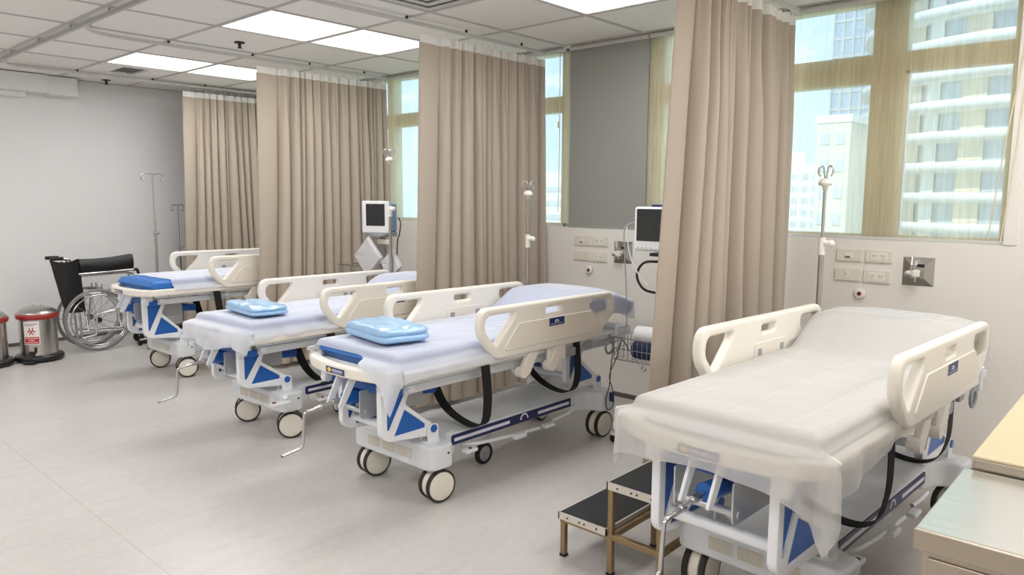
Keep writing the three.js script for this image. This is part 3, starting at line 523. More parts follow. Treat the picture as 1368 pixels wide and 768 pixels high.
makeBed('white wheeled hospital bed in the bay of the small white patient monitor', B3, { c: [-0.5, -0.5, 0.2, 0.2], lever: true });
makeBed('white wheeled hospital bed with bare blue mattress end, beside the folded wheelchair', B4, { c: [-0.35, -0.3, 0.2, 0.2] });
makeMattress('white covered mattress under the sheet of bed beside the stool', B1, M.mattressWhite);
makeMattress('blue mattress of the bed in the bay with the grey blind', B2);
makeMattress('blue mattress under the sheet in the small white monitor bay', B3);
makeMattress('blue mattress with its foot end bare, beside the wheelchair', B4);
const side = (w, k = 0.0) => (v) => w + k * sstep(0.82, 1, v);
makeSheet('creamy white sheet hanging far over the foot of bed by the stool', B1, M.sheetWhite, { right: (v) => 0.13 + 0.09 * sstep(0.6, 0.95, v), left: (v) => 0.1 + 0.07 * sstep(0.8, 1, v), foot: (u) => 0.2 + 0.05 * sstep(0.6, 1, u) + 0.012 * Math.sin(u * 9), seedN: 5, nu: 120, nv: 180 });
makeSheet('thin white sheet draped off one foot corner in the grey blind bay', B2, M.sheetBlue, { right: side(0.12, 0.03), left: side(0.08), foot: (u) => 0.02 + 0.2 * sstep(0.5, 1, u), seedN: 9 });
makeSheet('thin white sheet falling over the foot in the white monitor bay', B3, M.sheetBlue, { right: side(0.1, 0.02), left: side(0.1, 0.06), foot: (u) => 0.17 - 0.02 * sstep(0.3, 1, u) + 0.05 * Math.exp(-Math.pow((u - 0.62) / 0.16, 2)), seedN: 14, wave: 3 });
makeSheet('thin white sheet leaving the blue foot end bare by the wheelchair', B4, M.sheetBlue, { right: side(0.1), left: side(0.1), foot: (u) => -0.13 - 0.06 * u, seedN: 19 });
function pad(label, [x, y, z], turn, w, h, d, sd) {
  const t = thing('folded_sheet_pack', label, 'folded sheet', [x, y, z], turn, 'folded pale blue sheet packs');
  for (let k = 0; k < 2; k++) {
    const hh = h * (k ? 0.6 : 0.62), g = grid(56, 40, (u, v) => {       // puffy closed pillow of wrapped cloth
      const a = u * Math.PI * 2, e = (v - 0.5) * Math.PI, ce = Math.sign(Math.cos(e)) * Math.pow(Math.abs(Math.cos(e)), 0.35), se = Math.sign(Math.sin(e)) * Math.pow(Math.abs(Math.sin(e)), 0.8);
      const q = 9, ca = Math.cos(a), sa = Math.sin(a), r = 1 / Math.pow(Math.pow(Math.abs(ca), q) + Math.pow(Math.abs(sa), q), 1 / q);
      const X = ca * r * ce * (w / 2 - k * 0.006) * (1 + 0.02 * Math.sin(a * 3 + sd)), Z = sa * r * ce * (d / 2 - k * 0.004);
      const n = se > 0 ? 0.012 * (vnoise(X * 16 + sd, Z * 24 + k * 5) - 0.5) + 0.006 * (vnoise(X * 48 + sd, Z * 60) - 0.5) : 0;
      return [X, hh / 2 + k * h * 0.36 + se * hh / 2 + n * (k ? 1 : 0.2), Z, X * 4, Z * 4];
    });
    obj('folded_layer', g, M.pad, t);
  }
}
pad('pale blue folded sheet pack on the bed in the grey blind bay', [2.14, 0.811, 2.36], -0.16, 0.46, 0.088, 0.28, 3);
pad('pale blue folded sheet pack on the bed in white monitor bay', [0.76, 0.79, 2.33], -0.1, 0.48, 0.068, 0.25, 8);
{ // small printed tag on the sheet over each raised head
  for (const [B, lab, dx, dz] of [[B1, 'small pale blue printed slip on pillow end of bed by stool', 0.06, -0.8], [B2, 'small pale grey printed slip on pillow end in grey blind bay', 0.02, -0.78]]) {
    const g = box(0.13, 0.0015, 0.05); const o = obj('paper_slip', g, M.slip ??= std('#c9d3ea', 0.6), scene); o.position.set(B[0] + dx, topY(dz) + B[2] + 0.0105, B[1] + dz); o.rotation.y = 0.3; tag(o, lab, 'paper slip');
  }
}

// ---------------------------------------------------------------- IV poles
function hooks(t, y, r = 0.045, n = 4, m = M.chrome) {
  for (let k = 0; k < n; k++) {
    const a = k * Math.PI * 2 / n + 0.5, c = Math.cos(a), s = Math.sin(a);
    obj('hook', tube([[0.006 * c, y, 0.006 * s], [0.012 * c, y + 0.035, 0.012 * s], [0.5 * r * c, y + 0.062, 0.5 * r * s], [r * c, y + 0.052, r * s], [1.05 * r * c, y + 0.022, 1.05 * r * s], [0.8 * r * c, y + 0.012, 0.8 * r * s]], 0.0035, 22, 6), m, t);
  }
}
function bedPole(label, x, z, y0, h, lean = 0) {
  const t = thing('drip_pole', label, 'drip pole', [x, y0, z], 0, 'drip poles standing in bed sockets'); t.rotation.z = lean;
  obj('outer_tube', cyl(0.0135, h * 0.62, 0, h * 0.31, 0), M.steel, t); obj('inner_tube', cyl(0.008, h * 0.42, 0, h * 0.75, 0), M.chrome, t);
  obj('clamp', [cyl(0.018, 0.09, 0, h * 0.62, 0), cyl(0.016, 0.03, 0.03, h * 0.635, 0, 'x'), new THREE.SphereGeometry(0.019, 14, 10).translate(0.046, h * 0.635, 0)], M.ivoryWhite, t);
  obj('cap', [lathe([[0, 0.03], [0.018, 0.028], [0.032, 0.012], [0.034, -0.004], [0.014, -0.012], [0.012, -0.03], [0, -0.03]], 22).translate(0, h * 0.96 - 0.03, 0)], M.ivoryWhite, t);
  hooks(t, h * 0.96);
  return t;
}
bedPole('steel drip pole with cream clamp in front of the wide window', 3.79, 0.8, 0.66, 1.03);
bedPole('steel drip pole with white knobs in front of the middle curtain', 1.79, 0.83, 0.6, 1.03);
bedPole('steel drip pole with white knob beside the small white monitor', 0.255, 0.82, 0.6, 1.32);
function standPole(label, x, z, h, arm) {
  const t = thing('drip_stand', label, 'drip stand', [x, 0, z], 0.3);
  const base = []; for (let k = 0; k < 5; k++) { const a = k * 1.2566; base.push(rod([0, 0.1, 0], [0.2 * Math.cos(a), 0.06, 0.2 * Math.sin(a)], 0.011)); }
  obj('base', base, M.steel, t);
  for (let k = 0; k < 5; k++) { const a = k * 1.2566; obj('caster', [cyl(0.024, 0.018, 0.2 * Math.cos(a), 0.0245, 0.2 * Math.sin(a), 'x'), cyl(0.007, 0.03, 0.2 * Math.cos(a), 0.052, 0.2 * Math.sin(a))], M.black, t); }
  obj('outer_tube', cyl(0.0135, h * 0.62, 0, 0.08 + h * 0.31, 0), M.steel, t); obj('inner_tube', cyl(0.008, h * 0.42, 0, h - h * 0.21, 0), M.chrome, t);
  obj('clamp', [cyl(0.019, 0.05, 0, 0.07 + h * 0.62, 0), cyl(0.01, 0.05, 0.03, 0.07 + h * 0.62, 0, 'x')], M.plasticGrey, t);
  obj('hook_bar', tube([[0, h - 0.055, -arm + 0.01], [0, h - 0.06, -arm - 0.015], [0, h - 0.02, -arm - 0.022], [0, h, -arm], [0, h, 0], [0, h, arm], [0, h - 0.02, arm + 0.022], [0, h - 0.06, arm + 0.015], [0, h - 0.055, arm - 0.01]], 0.005, 60, 6), M.chrome, t);
}
standPole('tall steel drip stand beside the folded wheelchair', -2.55, 1.6, 1.75, 0.11);
standPole('short steel drip stand half behind the far curtain', -3.2, 1.08, 1.43, 0.06);

// ---------------------------------------------------------------- wall fixtures (bays repeat every 2.03 m)
for (const [ox, bay] of [[0, 'by the wide window bay'], [-2.03, 'below the grey blind']]) {
  const names = ['upper switch', 'upper socket', 'lower switch', 'lower socket'];
  [[3.68, 1.203, 0], [3.849, 1.203, 1], [3.676, 1.083, 0], [3.843, 1.081, 1]].forEach(([x, y, k], i) => {
    const t = thing('wall_outlet', `ivory double plate, ${names[i]}, ${bay}`, 'outlet', [x + ox, y, 0], 0, 'ivory wall plates');
    obj('plate', box(0.15, 0.076, 0.011, 0, 0, 0.0058, 0.004), M.ivory, t);
    if (k) { obj('socket_face', box(0.092, 0.05, 0.004, 0, 0, 0.0125, 0.0015), M.ivoryWhite, t); for (const s of [-0.024, 0.024]) obj('pin_holes', [box(0.003, 0.011, 0.002, s - 0.007, 0.004, 0.0142), box(0.003, 0.011, 0.002, s + 0.007, 0.004, 0.0142), cyl(0.0025, 0.002, s, -0.011, 0.0142, 'z', 8)], M.dark, t); } else if (i) { for (const s of [-1, 1]) obj('socket_face', box(0.02, 0.022, 0.004, 0, s * 0.014, 0.0125, 0.001), M.ivoryWhite, t); } else { obj('switch_rocker', box(0.048, 0.03, 0.005, 0, -0.004, 0.0125, 0.002), M.ivoryWhite, t); obj('switch_mark', box(0.026, 0.008, 0.002, -0.006, -0.011, 0.0155), M.redDot, t); }
  });
  {
    const t = thing('call_button', `round white call button with dark red centre ${bay}`, 'call button', [3.755 + ox, 0.972, 0]);
    obj('ring', lathe([[0.012, 0.02], [0.026, 0.022], [0.033, 0.014], [0.034, 0], [0, 0]], 30).rotateX(Math.PI / 2), M.ivoryWhite, t); obj('button', cyl(0.0125, 0.006, 0, 0, 0.02, 'z', 20), M.redDot, t);
  }
  {
    const t = thing('gas_outlet', `square steel gas outlet plate with clear flowmeter ${bay}`, 'gas outlet', [4.065 + ox, 1.128, 0]);
    const p = new THREE.CylinderGeometry(0.055, 0.117, 0.026, 4, 1); p.rotateY(Math.PI / 4); p.rotateX(Math.PI / 2); p.translate(0, 0, 0.014); obj('plate', p.toNonIndexed(), M.steel, t).geometry.computeVertexNormals();
    obj('slot', box(0.038, 0.018, 0.006, 0.018, 0.036, 0.0265), M.black, t);
    obj('regulator', [cyl(0.02, 0.05, -0.004, -0.006, 0.05, 'z', 18), box(0.04, 0.04, 0.03, 0.006, -0.006, 0.075, 0.008), cyl(0.014, 0.05, -0.02, -0.006, 0.06, 'x')], M.ivoryWhite, t);
    obj('knob', cyl(0.016, 0.02, -0.045, -0.012, 0.06, 'x', 16), M.plasticGrey, t);
    obj('flow_tube', cyl(0.009, 0.13, -0.016, 0.075, 0.062), M.clear, t);
    obj('outlet_nipple', cyl(0.006, 0.03, 0.0, -0.04, 0.066), M.chrome, t);
  }
}

// ---------------------------------------------------------------- monitors on stands
{
  const t = thing('patient_monitor', 'white patient monitor with dark screen, on the basket stand', 'monitor', [2.77, 1.205, 0.72], 0.12);
  obj('case', box(0.3, 0.275, 0.09, 0, 0.145, 0, 0.018), M.device, t); obj('screen', box(0.262, 0.2, 0.008, 0, 0.17, 0.043, 0.003), M.screen, t);
  obj('alarm_bar', box(0.15, 0.02, 0.05, 0.03, 0.288, 0.0, 0.006), M.navy, t); obj('status_strip', box(0.06, 0.01, 0.002, 0.08, 0.262, 0.0475), M.plasticGrey, t);
  obj('keys', [0, 1, 2, 3].map((k) => cyl(0.004, 0.004, -0.12 + k * 0.03, 0.03, 0.0455, 'z', 10)), M.plasticGrey, t); obj('power_dot', cyl(0.006, 0.003, 0.1, 0.078, 0.047, 'z', 12), M.device, t);
  const s = thing('monitor_stand', 'wheeled stand with wire basket under the monitor by curtain', 'monitor stand', [2.8, 0, 0.7]);
  obj('pole', cyl(0.019, 1.16, 0, 0.62, 0), M.steel, s); obj('head_plate', box(0.14, 0.02, 0.1, 0, 1.192, 0.01, 0.004), M.black, s);
  for (let k = 0; k < 4; k++) {
    const a = k * Math.PI / 2 + 2.25, c = Math.cos(a), n = Math.sin(a);
    const leg = obj('base_leg', [(() => { const g = box(0.3, 0.035, 0.045, 0.15, 0.105, 0, 0.01); g.rotateY(-a); return g; })()], M.frameGrey, s);
    obj('end_cap', (() => { const g = box(0.055, 0.045, 0.05, 0.29, 0.104, 0, 0.012); g.rotateY(-a); return g; })(), M.plasticGrey, leg);
    obj('caster', [cyl(0.03, 0.016, 0.29 * c - 0.011, 0.03, 0.29 * n, 'x'), cyl(0.03, 0.016, 0.29 * c + 0.011, 0.03, 0.29 * n, 'x')], M.black, leg); obj('caster_hood', box(0.045, 0.035, 0.05, 0.29 * c, 0.062, 0.29 * n, 0.01), M.ivoryWhite, leg);
  }
  obj('hub', cyl(0.05, 0.05, 0, 0.105, 0), M.frameGrey, s);
  const wires = [], bx0 = -0.22, bx1 = 0.12, bz0 = -0.03, bz1 = 0.2, by0 = 0.53, by1 = 0.67;
  for (const y of [by0, (by0 + by1) / 2, by1]) for (const [a, c] of [[[bx0, bz0], [bx1, bz0]], [[bx1, bz0], [bx1, bz1]], [[bx1, bz1], [bx0, bz1]], [[bx0, bz1], [bx0, bz0]]]) wires.push(rod([a[0], y, a[1]], [c[0], y, c[1]], 0.003, 6));
  for (let k = 0; k <= 10; k++) { const xx = lerp(bx0, bx1, k / 10); for (const zz of [bz0, bz1]) wires.push(rod([xx, by0, zz], [xx, by1, zz], 0.0022, 6)); wires.push(rod([xx, by0, bz0], [xx, by0, bz1], 0.0022, 6)); }
  for (let k = 1; k < 6; k++) { const zz = lerp(bz0, bz1, k / 6); for (const xx of [bx0, bx1]) wires.push(rod([xx, by0, zz], [xx, by1, zz], 0.0022, 6)); }
  obj('wire_basket', wires, M.chrome, s); obj('basket_knob', new THREE.TorusGeometry(0.014, 0.005, 8, 18).translate(0.0, 0.5, 0.2), M.chrome, s);
  const cf = thing('pressure_cuff', 'dark blue pressure cuff with white roll in the wire basket', 'pressure cuff', [2.77, 0.536, 0.785]);
  obj('cuff', new RoundedBoxGeometry(0.22, 0.11, 0.15, 3, 0.04).translate(0, 0.056, 0), M.cuff ??= std('#1d2b4f', 0.8), cf); obj('white_roll', cyl(0.055, 0.22, 0.02, 0.15, 0, 'x', 26), M.device, cf);
  const cb = obj('monitor_cable', [tube([[2.63, 1.4, 0.72], [2.565, 1.36, 0.78], [2.575, 1.2, 0.8], [2.6, 0.95, 0.81], [2.6, 0.7, 0.81], [2.585, 0.56, 0.9]], 0.004, 60, 6)], M.plasticGrey); tag(cb, 'thin grey cable running from monitor down to wire basket', 'cable');
  const cb2 = obj('monitor_cable', [tube([[2.585, 0.6, 0.912], [2.58, 0.5, 0.93], [2.57, 0.36, 0.93], [2.545, 0.26, 0.93], [2.56, 0.2, 0.93], [2.6, 0.23, 0.93], [2.6, 0.32, 0.93], [2.57, 0.42, 0.93], [2.62, 0.55, 0.93], [2.65, 0.66, 0.915], [2.7, 0.6, 0.912]], 0.0035, 90, 6)], M.dark); tag(cb2, 'dark looped sensor cable hanging below the wire basket', 'cable');
  obj('sensor_clip', box(0.028, 0.06, 0.02, 2.59, 0.29, 0.931, 0.006), M.navy, cb2);
  const cb3 = obj('monitor_cable', [tube([[2.8, 1.15, 0.725], [2.71, 1.14, 0.79], [2.67, 1.06, 0.8], [2.72, 0.98, 0.8], [2.8, 0.95, 0.74]], 0.008, 50, 8)], M.black); tag(cb3, 'thick black cable looping out beside the monitor stand pole', 'cable');
  const cl = obj('monitor_cable', [tube([[2.58, 1.36, 0.79], [2.61, 1.2, 0.8], [2.68, 1.08, 0.81], [2.75, 1.0, 0.8]], 0.004, 40, 6)], M.device); tag(cl, 'thin white tube slanting down from the monitor to stand', 'cable');
}
{
  const X = -0.02, Z = 0.72;
  const t = thing('patient_monitor', 'small white patient monitor before the curtain, on a wheeled stand', 'monitor', [X, 1.225, Z], 0.3);
  obj('case', [box(0.285, 0.275, 0.02, 0, 0.14, 0.05, 0.009)], M.device, t); obj('back_shell', box(0.27, 0.25, 0.12, 0.0, 0.135, -0.02, 0.02), M.deviceBlue, t); obj('base_tray', box(0.26, 0.018, 0.14, 0, 0.0, -0.01, 0.005), M.plasticGrey, t);
  obj('screen', box(0.195, 0.19, 0.008, 0.0, 0.157, 0.058, 0.002), M.screen, t);
  const s = thing('monitor_stand', 'grey wheeled stand under the small white patient monitor', 'monitor stand', [X, 0, Z - 0.03]);
  obj('pole', cyl(0.026, 1.12, 0, 0.64, 0), M.plasticGrey, s); obj('tray', box(0.22, 0.02, 0.18, 0, 1.206, 0.01, 0.004), M.plasticGrey, s); obj('grip', [box(0.3, 0.05, 0.03, 0, 1.15, 0.03, 0.014)], M.ivory, s);
  for (let k = 0; k < 5; k++) { const a = k * 1.2566 + 0.4, leg = obj('base_leg', rod([0, 0.1, 0], [0.24 * Math.cos(a), 0.075, 0.24 * Math.sin(a)], 0.015), M.frameGrey, s); obj('caster', cyl(0.03, 0.025, 0.24 * Math.cos(a), 0.0305, 0.24 * Math.sin(a), 'x'), M.black, leg); }
  const wires = []; for (let k = 0; k <= 7; k++) { const xx = -0.43 + k * 0.034; wires.push(rod([xx, 0.84, 0.0], [xx, 0.93, 0.0], 0.004, 5), rod([xx, 0.84, 0.16], [xx, 0.93, 0.16], 0.004, 5)); } for (const y of [0.84, 0.93]) for (const zz of [0, 0.16]) wires.push(rod([-0.43, y, zz], [-0.19, y, zz], 0.005, 5)); wires.push(rod([-0.43, 0.93, 0], [-0.43, 0.93, 0.16], 0.005, 5), rod([-0.19, 0.93, 0], [-0.19, 0.93, 0.16], 0.005, 5), rod([-0.19, 0.85, 0.02], [0, 0.85, 0.01], 0.007, 6));
  obj('wire_basket', wires, M.steel, s);
  // paper bags hung on the stand
  for (const [dx, a, lab, sz] of [[-0.06, 0.75, 'crumpled pale paper bag tilted against the white monitor stand', 0.26], [0.23, 0.7, 'smaller pale packet tilted beside the white monitor stand', 0.2]]) {
    const g = mergeVertices(new RoundedBoxGeometry(sz, sz, 0.045, 8, 0.02)), p = g.attributes.position; for (let i = 0; i < p.count; i++) p.setZ(i, p.getZ(i) + 0.05 * (vnoise(p.getX(i) * 22 + dx * 9, p.getY(i) * 30) - 0.5)); g.rotateZ(a); g.computeVertexNormals();
    const o = obj('paper_bag', g, M.bag); o.position.set(X + dx, 1.02 - (dx > 0 ? 0.06 : 0), Z + 0.08 - (dx > 0 ? 0.02 : 0)); tag(o, lab, 'bag');
  }
  const tubes = obj('suction_tube', [tube([[X + 0.2, 1.36, Z - 0.05], [X + 0.25, 1.32, Z - 0.03], [X + 0.245, 1.22, Z - 0.02], [X + 0.2, 1.18, Z - 0.04], [X + 0.16, 1.02, Z - 0.06], [X + 0.17, 0.86, Z - 0.06]], 0.006, 60, 6)], M.dark); tag(tubes, 'dark tubing hanging beside the small white monitor', 'tube');
}

// ---------------------------------------------------------------- folded wheelchair
{
  const t = thing('wheelchair', 'folded wheelchair with black seat and chrome wheel against the end wall', 'wheelchair', [-2.86, 0, 2.12], -0.04);
  const wheel = (x) => {
    const R = 0.31, rim = new THREE.TorusGeometry(R - 0.014, 0.013, 10, 64); rim.rotateY(Math.PI / 2); rim.translate(x, R, 0);
    const w = obj('wheel_tyre', rim, M.tyreGrey ??= std('#8e8b87', 0.5), t);
    const hr = new THREE.TorusGeometry(R - 0.06, 0.008, 8, 56); hr.rotateY(Math.PI / 2); hr.translate(x + 0.03, R, 0); obj('hand_rim', hr, M.chrome, w);
    const r2 = new THREE.TorusGeometry(R - 0.03, 0.008, 8, 56); r2.rotateY(Math.PI / 2); r2.translate(x, R, 0); obj('wheel_rim', r2, M.chrome, w);
    for (let k = 0; k < 18; k++) { const a = k * Math.PI / 9, b = a + 0.25 * (k % 2 ? 1 : -1); obj('spoke', rod([x + (k % 2 ? 0.016 : -0.016), R + 0.022 * Math.sin(b), 0.022 * Math.cos(b)], [x, R + (R - 0.03) * Math.sin(a), (R - 0.03) * Math.cos(a)], 0.0022, 5), M.chrome, w); }
    obj('axle_hub', cyl(0.026, 0.06, x, R, 0, 'x', 18), M.black, w);
  };
  wheel(0.15); wheel(-0.12);
  const R = 0.011;
  for (const x of [0.1, -0.07]) {
    obj('back_tube', bent([[x, 0.12, 0.14], [x, 0.82, 0.17], [x, 0.925, 0.2], [x, 0.93, 0.36]], R, 0.06), M.chrome, t);
    obj('arm_frame', bent([[x, 0.3, 0.15], [x, 0.72, 0.16], [x, 0.75, 0.12], [x, 0.76, -0.3], [x, 0.735, -0.38], [x, 0.3, -0.36], [x, 0.16, -0.4]], R, 0.05), M.chrome, t);
    obj('lower_frame', [bent([[x, 0.2, 0.15], [x, 0.17, -0.3], [x, 0.1, -0.5]], R, 0.05), rod([x, 0.56, 0.16], [x, 0.58, -0.36], R), rod([x, 0.66, -0.02], [x, 0.56, -0.02], 0.008), rod([x, 0.66, -0.06], [x, 0.56, -0.06], 0.008)], M.chrome, t);
    obj('push_grip', rod([x, 0.93, 0.26], [x, 0.93, 0.37], 0.017, 12), M.black, t);
    const c = obj('front_caster', [cyl(0.055, 0.024, x, 0.056, -0.44, 'x', 24)], M.black, t); obj('caster_fork', [rod([x - 0.02, 0.06, -0.44], [x - 0.02, 0.17, -0.4], 0.006), rod([x + 0.02, 0.06, -0.44], [x + 0.02, 0.17, -0.4], 0.006), cyl(0.012, 0.06, x, 0.18, -0.4)], M.chrome, c);
    obj('footrest', [rod([x, 0.3, -0.36], [x, 0.13, -0.56], 0.01), box(0.02, 0.14, 0.12, x + 0.02, 0.2, -0.55, 0.006)], M.black, t);
  }
  for (const [a, d, zz] of [[0.1, -0.07, 0.08], [-0.07, 0.1, 0.04], [0.1, -0.07, -0.22]]) obj('cross_brace', rod([a, 0.2, zz], [d, 0.56, zz], 0.01), M.chrome, t);
  // back upholstery folded flat, leaning back
  const bg = grid(16, 20, (u, v) => { const y = lerp(0.92, 0.4, v), z = lerp(0.37 - 0.1 * v, 0.13 - 0.03 * v, u); return [0.115 + 0.02 * Math.sin(u * Math.PI) + 0.012 * vnoise(u * 4, v * 6), y - 0.03 * Math.sin(u * Math.PI) * (1 - v), z]; });
  const bg2 = bg.clone(); bg2.translate(-0.05, 0, 0); obj('backrest', [bg, bg2, span(0.06, 0.13, 0.3, 0.9, 0.27, 0.275)], M.blackVinylSide ??= phy('#0c0c0d', 0.5, { side: THREE.DoubleSide }), t);
  const sg = grid(24, 10, (u, v) => { const z = lerp(0.13, -0.36, u), sag = 0.014 * Math.sin(u * Math.PI); return [0.115 + 0.03 * Math.sin(v * Math.PI), lerp(0.915 - sag + 0.03 * u, 0.77 + 0.012 * Math.sin(u * 9), v), z]; });
  const sg2 = sg.clone(); sg2.translate(-0.06, 0, 0); obj('seat', [sg, sg2], M.blackVinylSide, t); obj('seat_bar', [rod([0.12, 0.77, 0.14], [0.12, 0.785, -0.36], 0.012), rod([0.06, 0.77, 0.14], [0.06, 0.785, -0.36], 0.012)], M.chrome, t);
  obj('arm_pad', bent([[0.1, 0.78, -0.36], [0.1, 0.79, -0.4], [0.1, 0.72, -0.42]], 0.014, 0.02), M.black, t);
}

// ---------------------------------------------------------------- pedal bins
function bin(label, x, z, turn, withLabel) {
  const t = thing('pedal_bin', label, 'pedal bin', [x, 0, z], turn, 'steel pedal bins'); const R = 0.155;
  obj('base_ring', [lathe([[0, 0.006], [R + 0.03, 0.006], [R + 0.045, 0.02], [R + 0.045, 0.045], [R + 0.03, 0.062], [R, 0.066], [0, 0.066]], 48)], M.blackVinyl, t);
  obj('body', lathe([[R, 0.064], [R, 0.43], [R + 0.004, 0.434], [R - 0.004, 0.436]], 56), M.steelBin ??= std('#c2bfba', 0.2, { metalness: 1 }), t);
  obj('bag_rim', lathe([[R + 0.004, 0.395], [R + 0.016, 0.4], [R + 0.022, 0.425], [R + 0.016, 0.445], [R - 0.01, 0.447]], 48), M.red, t);
  const lid = obj('lid', lathe([[R + 0.008, 0.446], [R + 0.006, 0.458], [R - 0.02, 0.482], [0.09, 0.502], [0, 0.508]], 48), M.steel, t);
  obj('lid_handle', bent([[0, 0.505, -0.035], [0, 0.532, -0.035], [0, 0.532, 0.035], [0, 0.505, 0.035]], 0.004, 0.012), M.chrome, lid);
  const pd = obj('pedal', [box(0.07, 0.02, 0.1, R + 0.07, 0.02, 0, 0.008), rod([R + 0.05, 0.03, 0], [R + 0.02, 0.09, 0.0], 0.008), box(0.02, 0.03, 0.05, R + 0.01, 0.09, 0, 0.004)], M.black, t);
  obj('hinge_clip', box(0.012, 0.05, 0.02, 0.03, 0.12, 0, 0.003).translate(R - 0.02, 0, -0.03), M.dark, t);
  if (withLabel) {
    const a0 = -0.42, a1 = 0.42; obj('label', grid(20, 1, (u, v) => { const a = lerp(a0, a1, u); return [(R + 0.0015) * Math.cos(a), lerp(0.17, 0.385, v), -(R + 0.0015) * Math.sin(a), u, v]; }), M.binLabel, t);
  }
}
bin('round steel pedal bin with red rim and biohazard label beside wheelchair', -2.68, 2.66, -0.62, true);
bin('round steel pedal bin with red rim cut by the picture edge', -2.7, 3.06, -0.3, true);

// ---------------------------------------------------------------- two-step stool
{
  const t = thing('step_stool', 'two-step stool with black rubber treads and tan steel frame', 'step stool', [3.54, 0, 2.155]), w = 0.024;
  const x0 = -0.25, xm = -0.005, x1 = 0.25, za = -0.185, zb = 0.183, leg = (x, z, h) => obj('leg', span(x - w / 2, x + w / 2, 0.008, h, z - w / 2, z + w / 2, 0.003), M.brown, t);
  for (const z of [za + 0.014, zb - 0.014]) { leg(x0 + 0.014, z, 0.185); leg(xm + 0.012, z, 0.385); leg(x1 - 0.014, z, 0.385); obj('rail', [span(x0, x1, 0.155, 0.18, z - w / 2, z + w / 2, 0.003)], M.brown, t); }
  obj('rail', [span(x0, x0 + w, 0.16, 0.184, za, zb, 0.003)], M.brown, t); obj('rail', [span(x1 - w, x1, 0.155, 0.18, za, zb, 0.003)], M.brown, t); obj('rail', [span(x1 - w, x1, 0.362, 0.386, za, zb, 0.003)], M.brown, t); obj('rail', span(xm, xm + w, 0.155, 0.18, za, zb, 0.003), M.brown, t);
  for (const [a, c, y] of [[x0 - 0.004, xm + 0.002, 0.2], [xm - 0.002, x1 + 0.004, 0.4]]) {
    const td = obj('tread', metreUV(span(a + 0.006, c - 0.006, y - 0.012, y, za - 0.002, zb + 0.002)), M.rubber, t);
    obj('edge_trim', [span(a, c, y - 0.03, y + 0.001, zb + 0.001, zb + 0.006), span(a, c, y - 0.03, y + 0.001, za - 0.006, za - 0.001), span(a, a + 0.006, y - 0.03, y + 0.001, za - 0.006, zb + 0.006), span(c - 0.006, c, y - 0.03, y + 0.001, za - 0.006, zb + 0.006)], M.trimAlu, td);
    for (const f of [0.2, 0.45, 0.55, 0.8]) obj('rivet', cyl(0.004, 0.003, lerp(a, c, f), y - 0.015, zb + 0.007, 'z', 10), M.dark, td);
  }
  for (const [x, z] of [[x0 + 0.014, za + 0.014], [x0 + 0.014, zb - 0.014], [x1 - 0.014, za + 0.014], [x1 - 0.014, zb - 0.014], [xm + 0.012, za + 0.014], [xm + 0.012, zb - 0.014]]) obj('foot_cap', box(w + 0.003, 0.012, w + 0.003, x, 0.0065, z), M.black, t);
}

// ---------------------------------------------------------------- steel trolley and wooden-topped cabinet
{
  const t = thing('steel_trolley', 'brushed stainless steel trolley cut by the picture corner', 'trolley', [5.03, 0, 2.668]);
  obj('top', metreUV(box(0.51, 0.034, 0.52, 0, 0.783, 0, 0.005)), M.brushed, t);
  obj('front_lip', metreUV(span(-0.255, 0.255, 0.752, 0.802, 0.248, 0.262, 0.004)), M.brushedDark, t);
  obj('body', metreUV(span(-0.24, 0.24, 0.09, 0.766, -0.24, 0.242, 0.004)), M.brushedDark, t);
  for (const [a, d] of [[0.44, 0.735], [0.11, 0.425]]) obj('drawer_front', metreUV(span(-0.225, 0.225, a, d, 0.241, 0.249, 0.003)), M.brushedDark, t);
  for (const [a, c] of [[-1, -1], [-1, 1], [1, -1], [1, 1]]) obj('caster', [cyl(0.04, 0.024, a * 0.2, 0.0405, c * 0.19, 'x'), cyl(0.012, 0.05, a * 0.2, 0.075, c * 0.19)], M.black, t);
  const c = thing('wood_top_cabinet', 'low cabinet with cream wooden top and steel edge', 'cabinet', [5.08, 0, 1.86]);
  obj('top', span(-0.29, 0.29, 0.826, 0.834, -0.53, 0.53, 0.003), M.board, c); obj('edge_band', metreUV(span(-0.285, 0.285, 0.79, 0.826, -0.525, 0.533, 0.003)), M.brushedDark, c);
  obj('body', metreUV(span(-0.27, 0.27, 0.08, 0.79, -0.51, 0.515, 0.004)), M.brushedDark, c); obj('plinth', span(-0.25, 0.25, 0, 0.08, -0.49, 0.49), M.dark, c);
}

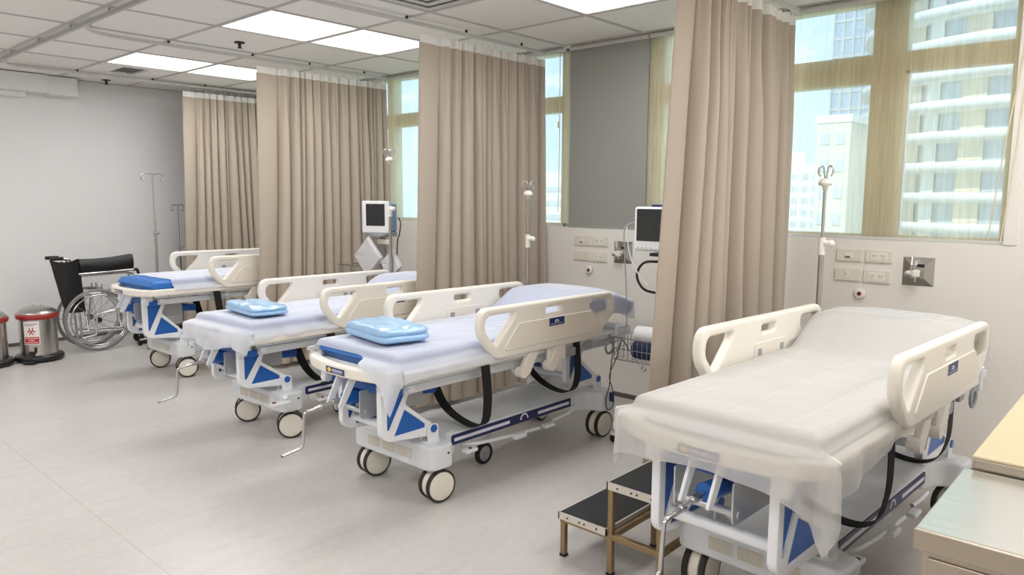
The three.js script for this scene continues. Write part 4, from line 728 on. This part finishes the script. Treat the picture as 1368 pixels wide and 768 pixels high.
// ---------------------------------------------------------------- the town outside
{
  const gm = std('#b9c0b4', 0.9), white = std('#eef0ee', 0.7), pale = std('#e4dccb', 0.7), glass = phy('#a9c3da', 0.3), glassPale = phy('#bcd0dc', 0.35), beige = std('#e0dccf', 0.8), shade = std('#c9d2d8', 0.8);  // haze is put into these building colours: paler, with less contrast
  const gr = obj('street_ground', box(900, 1, 700, -120, -42.5, -360), gm); gr.name = 'street_ground'; gr.userData.kind = 'structure'; gr.userData.label = 'ground of the town far below the windows';
  const FY = -42;
  { // round tower with balcony bands
    const t = thing('balcony_tower', 'pale round tower with stacked curved balcony bands behind the blind', 'building', [-13, FY, -138]);
    obj('core', cyl(22, 120, 0, 60, 0, 'y', 72), glassPale, t);
    for (let k = 0; k < 28; k++) obj('balcony_band', lathe([[21.8, 0], [25, 0], [25, 1.5], [24.7, 1.5], [24.7, 0.3], [21.8, 0.3]], 72).translate(0, k * 4.3, 0), white, t);
    for (let k = 0; k < 26; k++) { const w = obj('wall_pier', new THREE.CylinderGeometry(22.3, 22.3, 118, 6, 1, true, k * 0.24, 0.1 + 0.05 * (k % 3)).translate(0, 59, 0), k % 2 ? pale : white, t); }
  }
  { // glass tower
    const t = thing('glass_tower', 'blue glass tower with fine grid behind the blind', 'building', [-46, FY, -165]);
    obj('core', box(12, 130, 12, 0, 65, 0), glass, t);
    for (let k = 0; k < 36; k++) obj('floor_band', box(12.3, 0.5, 12.3, 0, k * 3.6 + 1, 0), shade, t);
    for (let k = 0; k <= 6; k++) obj('mullion', box(0.35, 130, 0.4, -6 + k * 2, 65, 6.1), shade, t); for (let k = 0; k <= 6; k++) obj('mullion', box(0.4, 130, 0.35, 6.1, 65, -6 + k * 2), shade, t);
  }
  { // beige block
    const t = thing('beige_block', 'beige low block in front of the glass tower', 'building', [-30.4, FY, -103]);
    obj('core', box(4.4, 54, 8, 0, 27, 0), beige, t); for (let k = 0; k < 12; k++) for (let m = 0; m < 2; m++) obj('window', box(1.1, 1.6, 0.2, -1 + m * 2, 12 + k * 3.6, 4.05), shade, t);
    obj('roof_edge', box(4.8, 1, 8.4, 0, 54.2, 0), white, t);
  }
  { // white apartments far off
    const t = thing('apartment_block', 'far white apartment block with rows of windows', 'building', [-92, FY, -235]);
    obj('core', box(30, 54, 14, 0, 27, 0), white, t); for (let k = 0; k < 10; k++) for (let m = 0; m < 9; m++) obj('window', box(2, 1.8, 0.2, -12.8 + m * 3.2, 17 + k * 3.7, 7.05), shade, t);
    obj('roof_room', box(8, 4, 8, 4, 56, 0), white, t);
  }
  { const t = thing('white_slab_block', 'white slab block low behind the narrow left blind', 'building', [-122, FY, -150]);
    obj('core', box(26, 50, 16, 0, 25, 0), white, t); for (let k = 0; k < 12; k++) obj('window_band', box(24, 1.3, 0.3, 0, 7 + k * 3.5, 8.05), shade, t); for (let k = 0; k < 12; k++) obj('window_band', box(0.3, 1.3, 14, 13.05, 7 + k * 3.5, 0), shade, t);
  }
}
scene.traverse((o) => { if (o.isMesh) { o.castShadow = true; o.receiveShadow = true; } });
renderer.render(scene, camera);
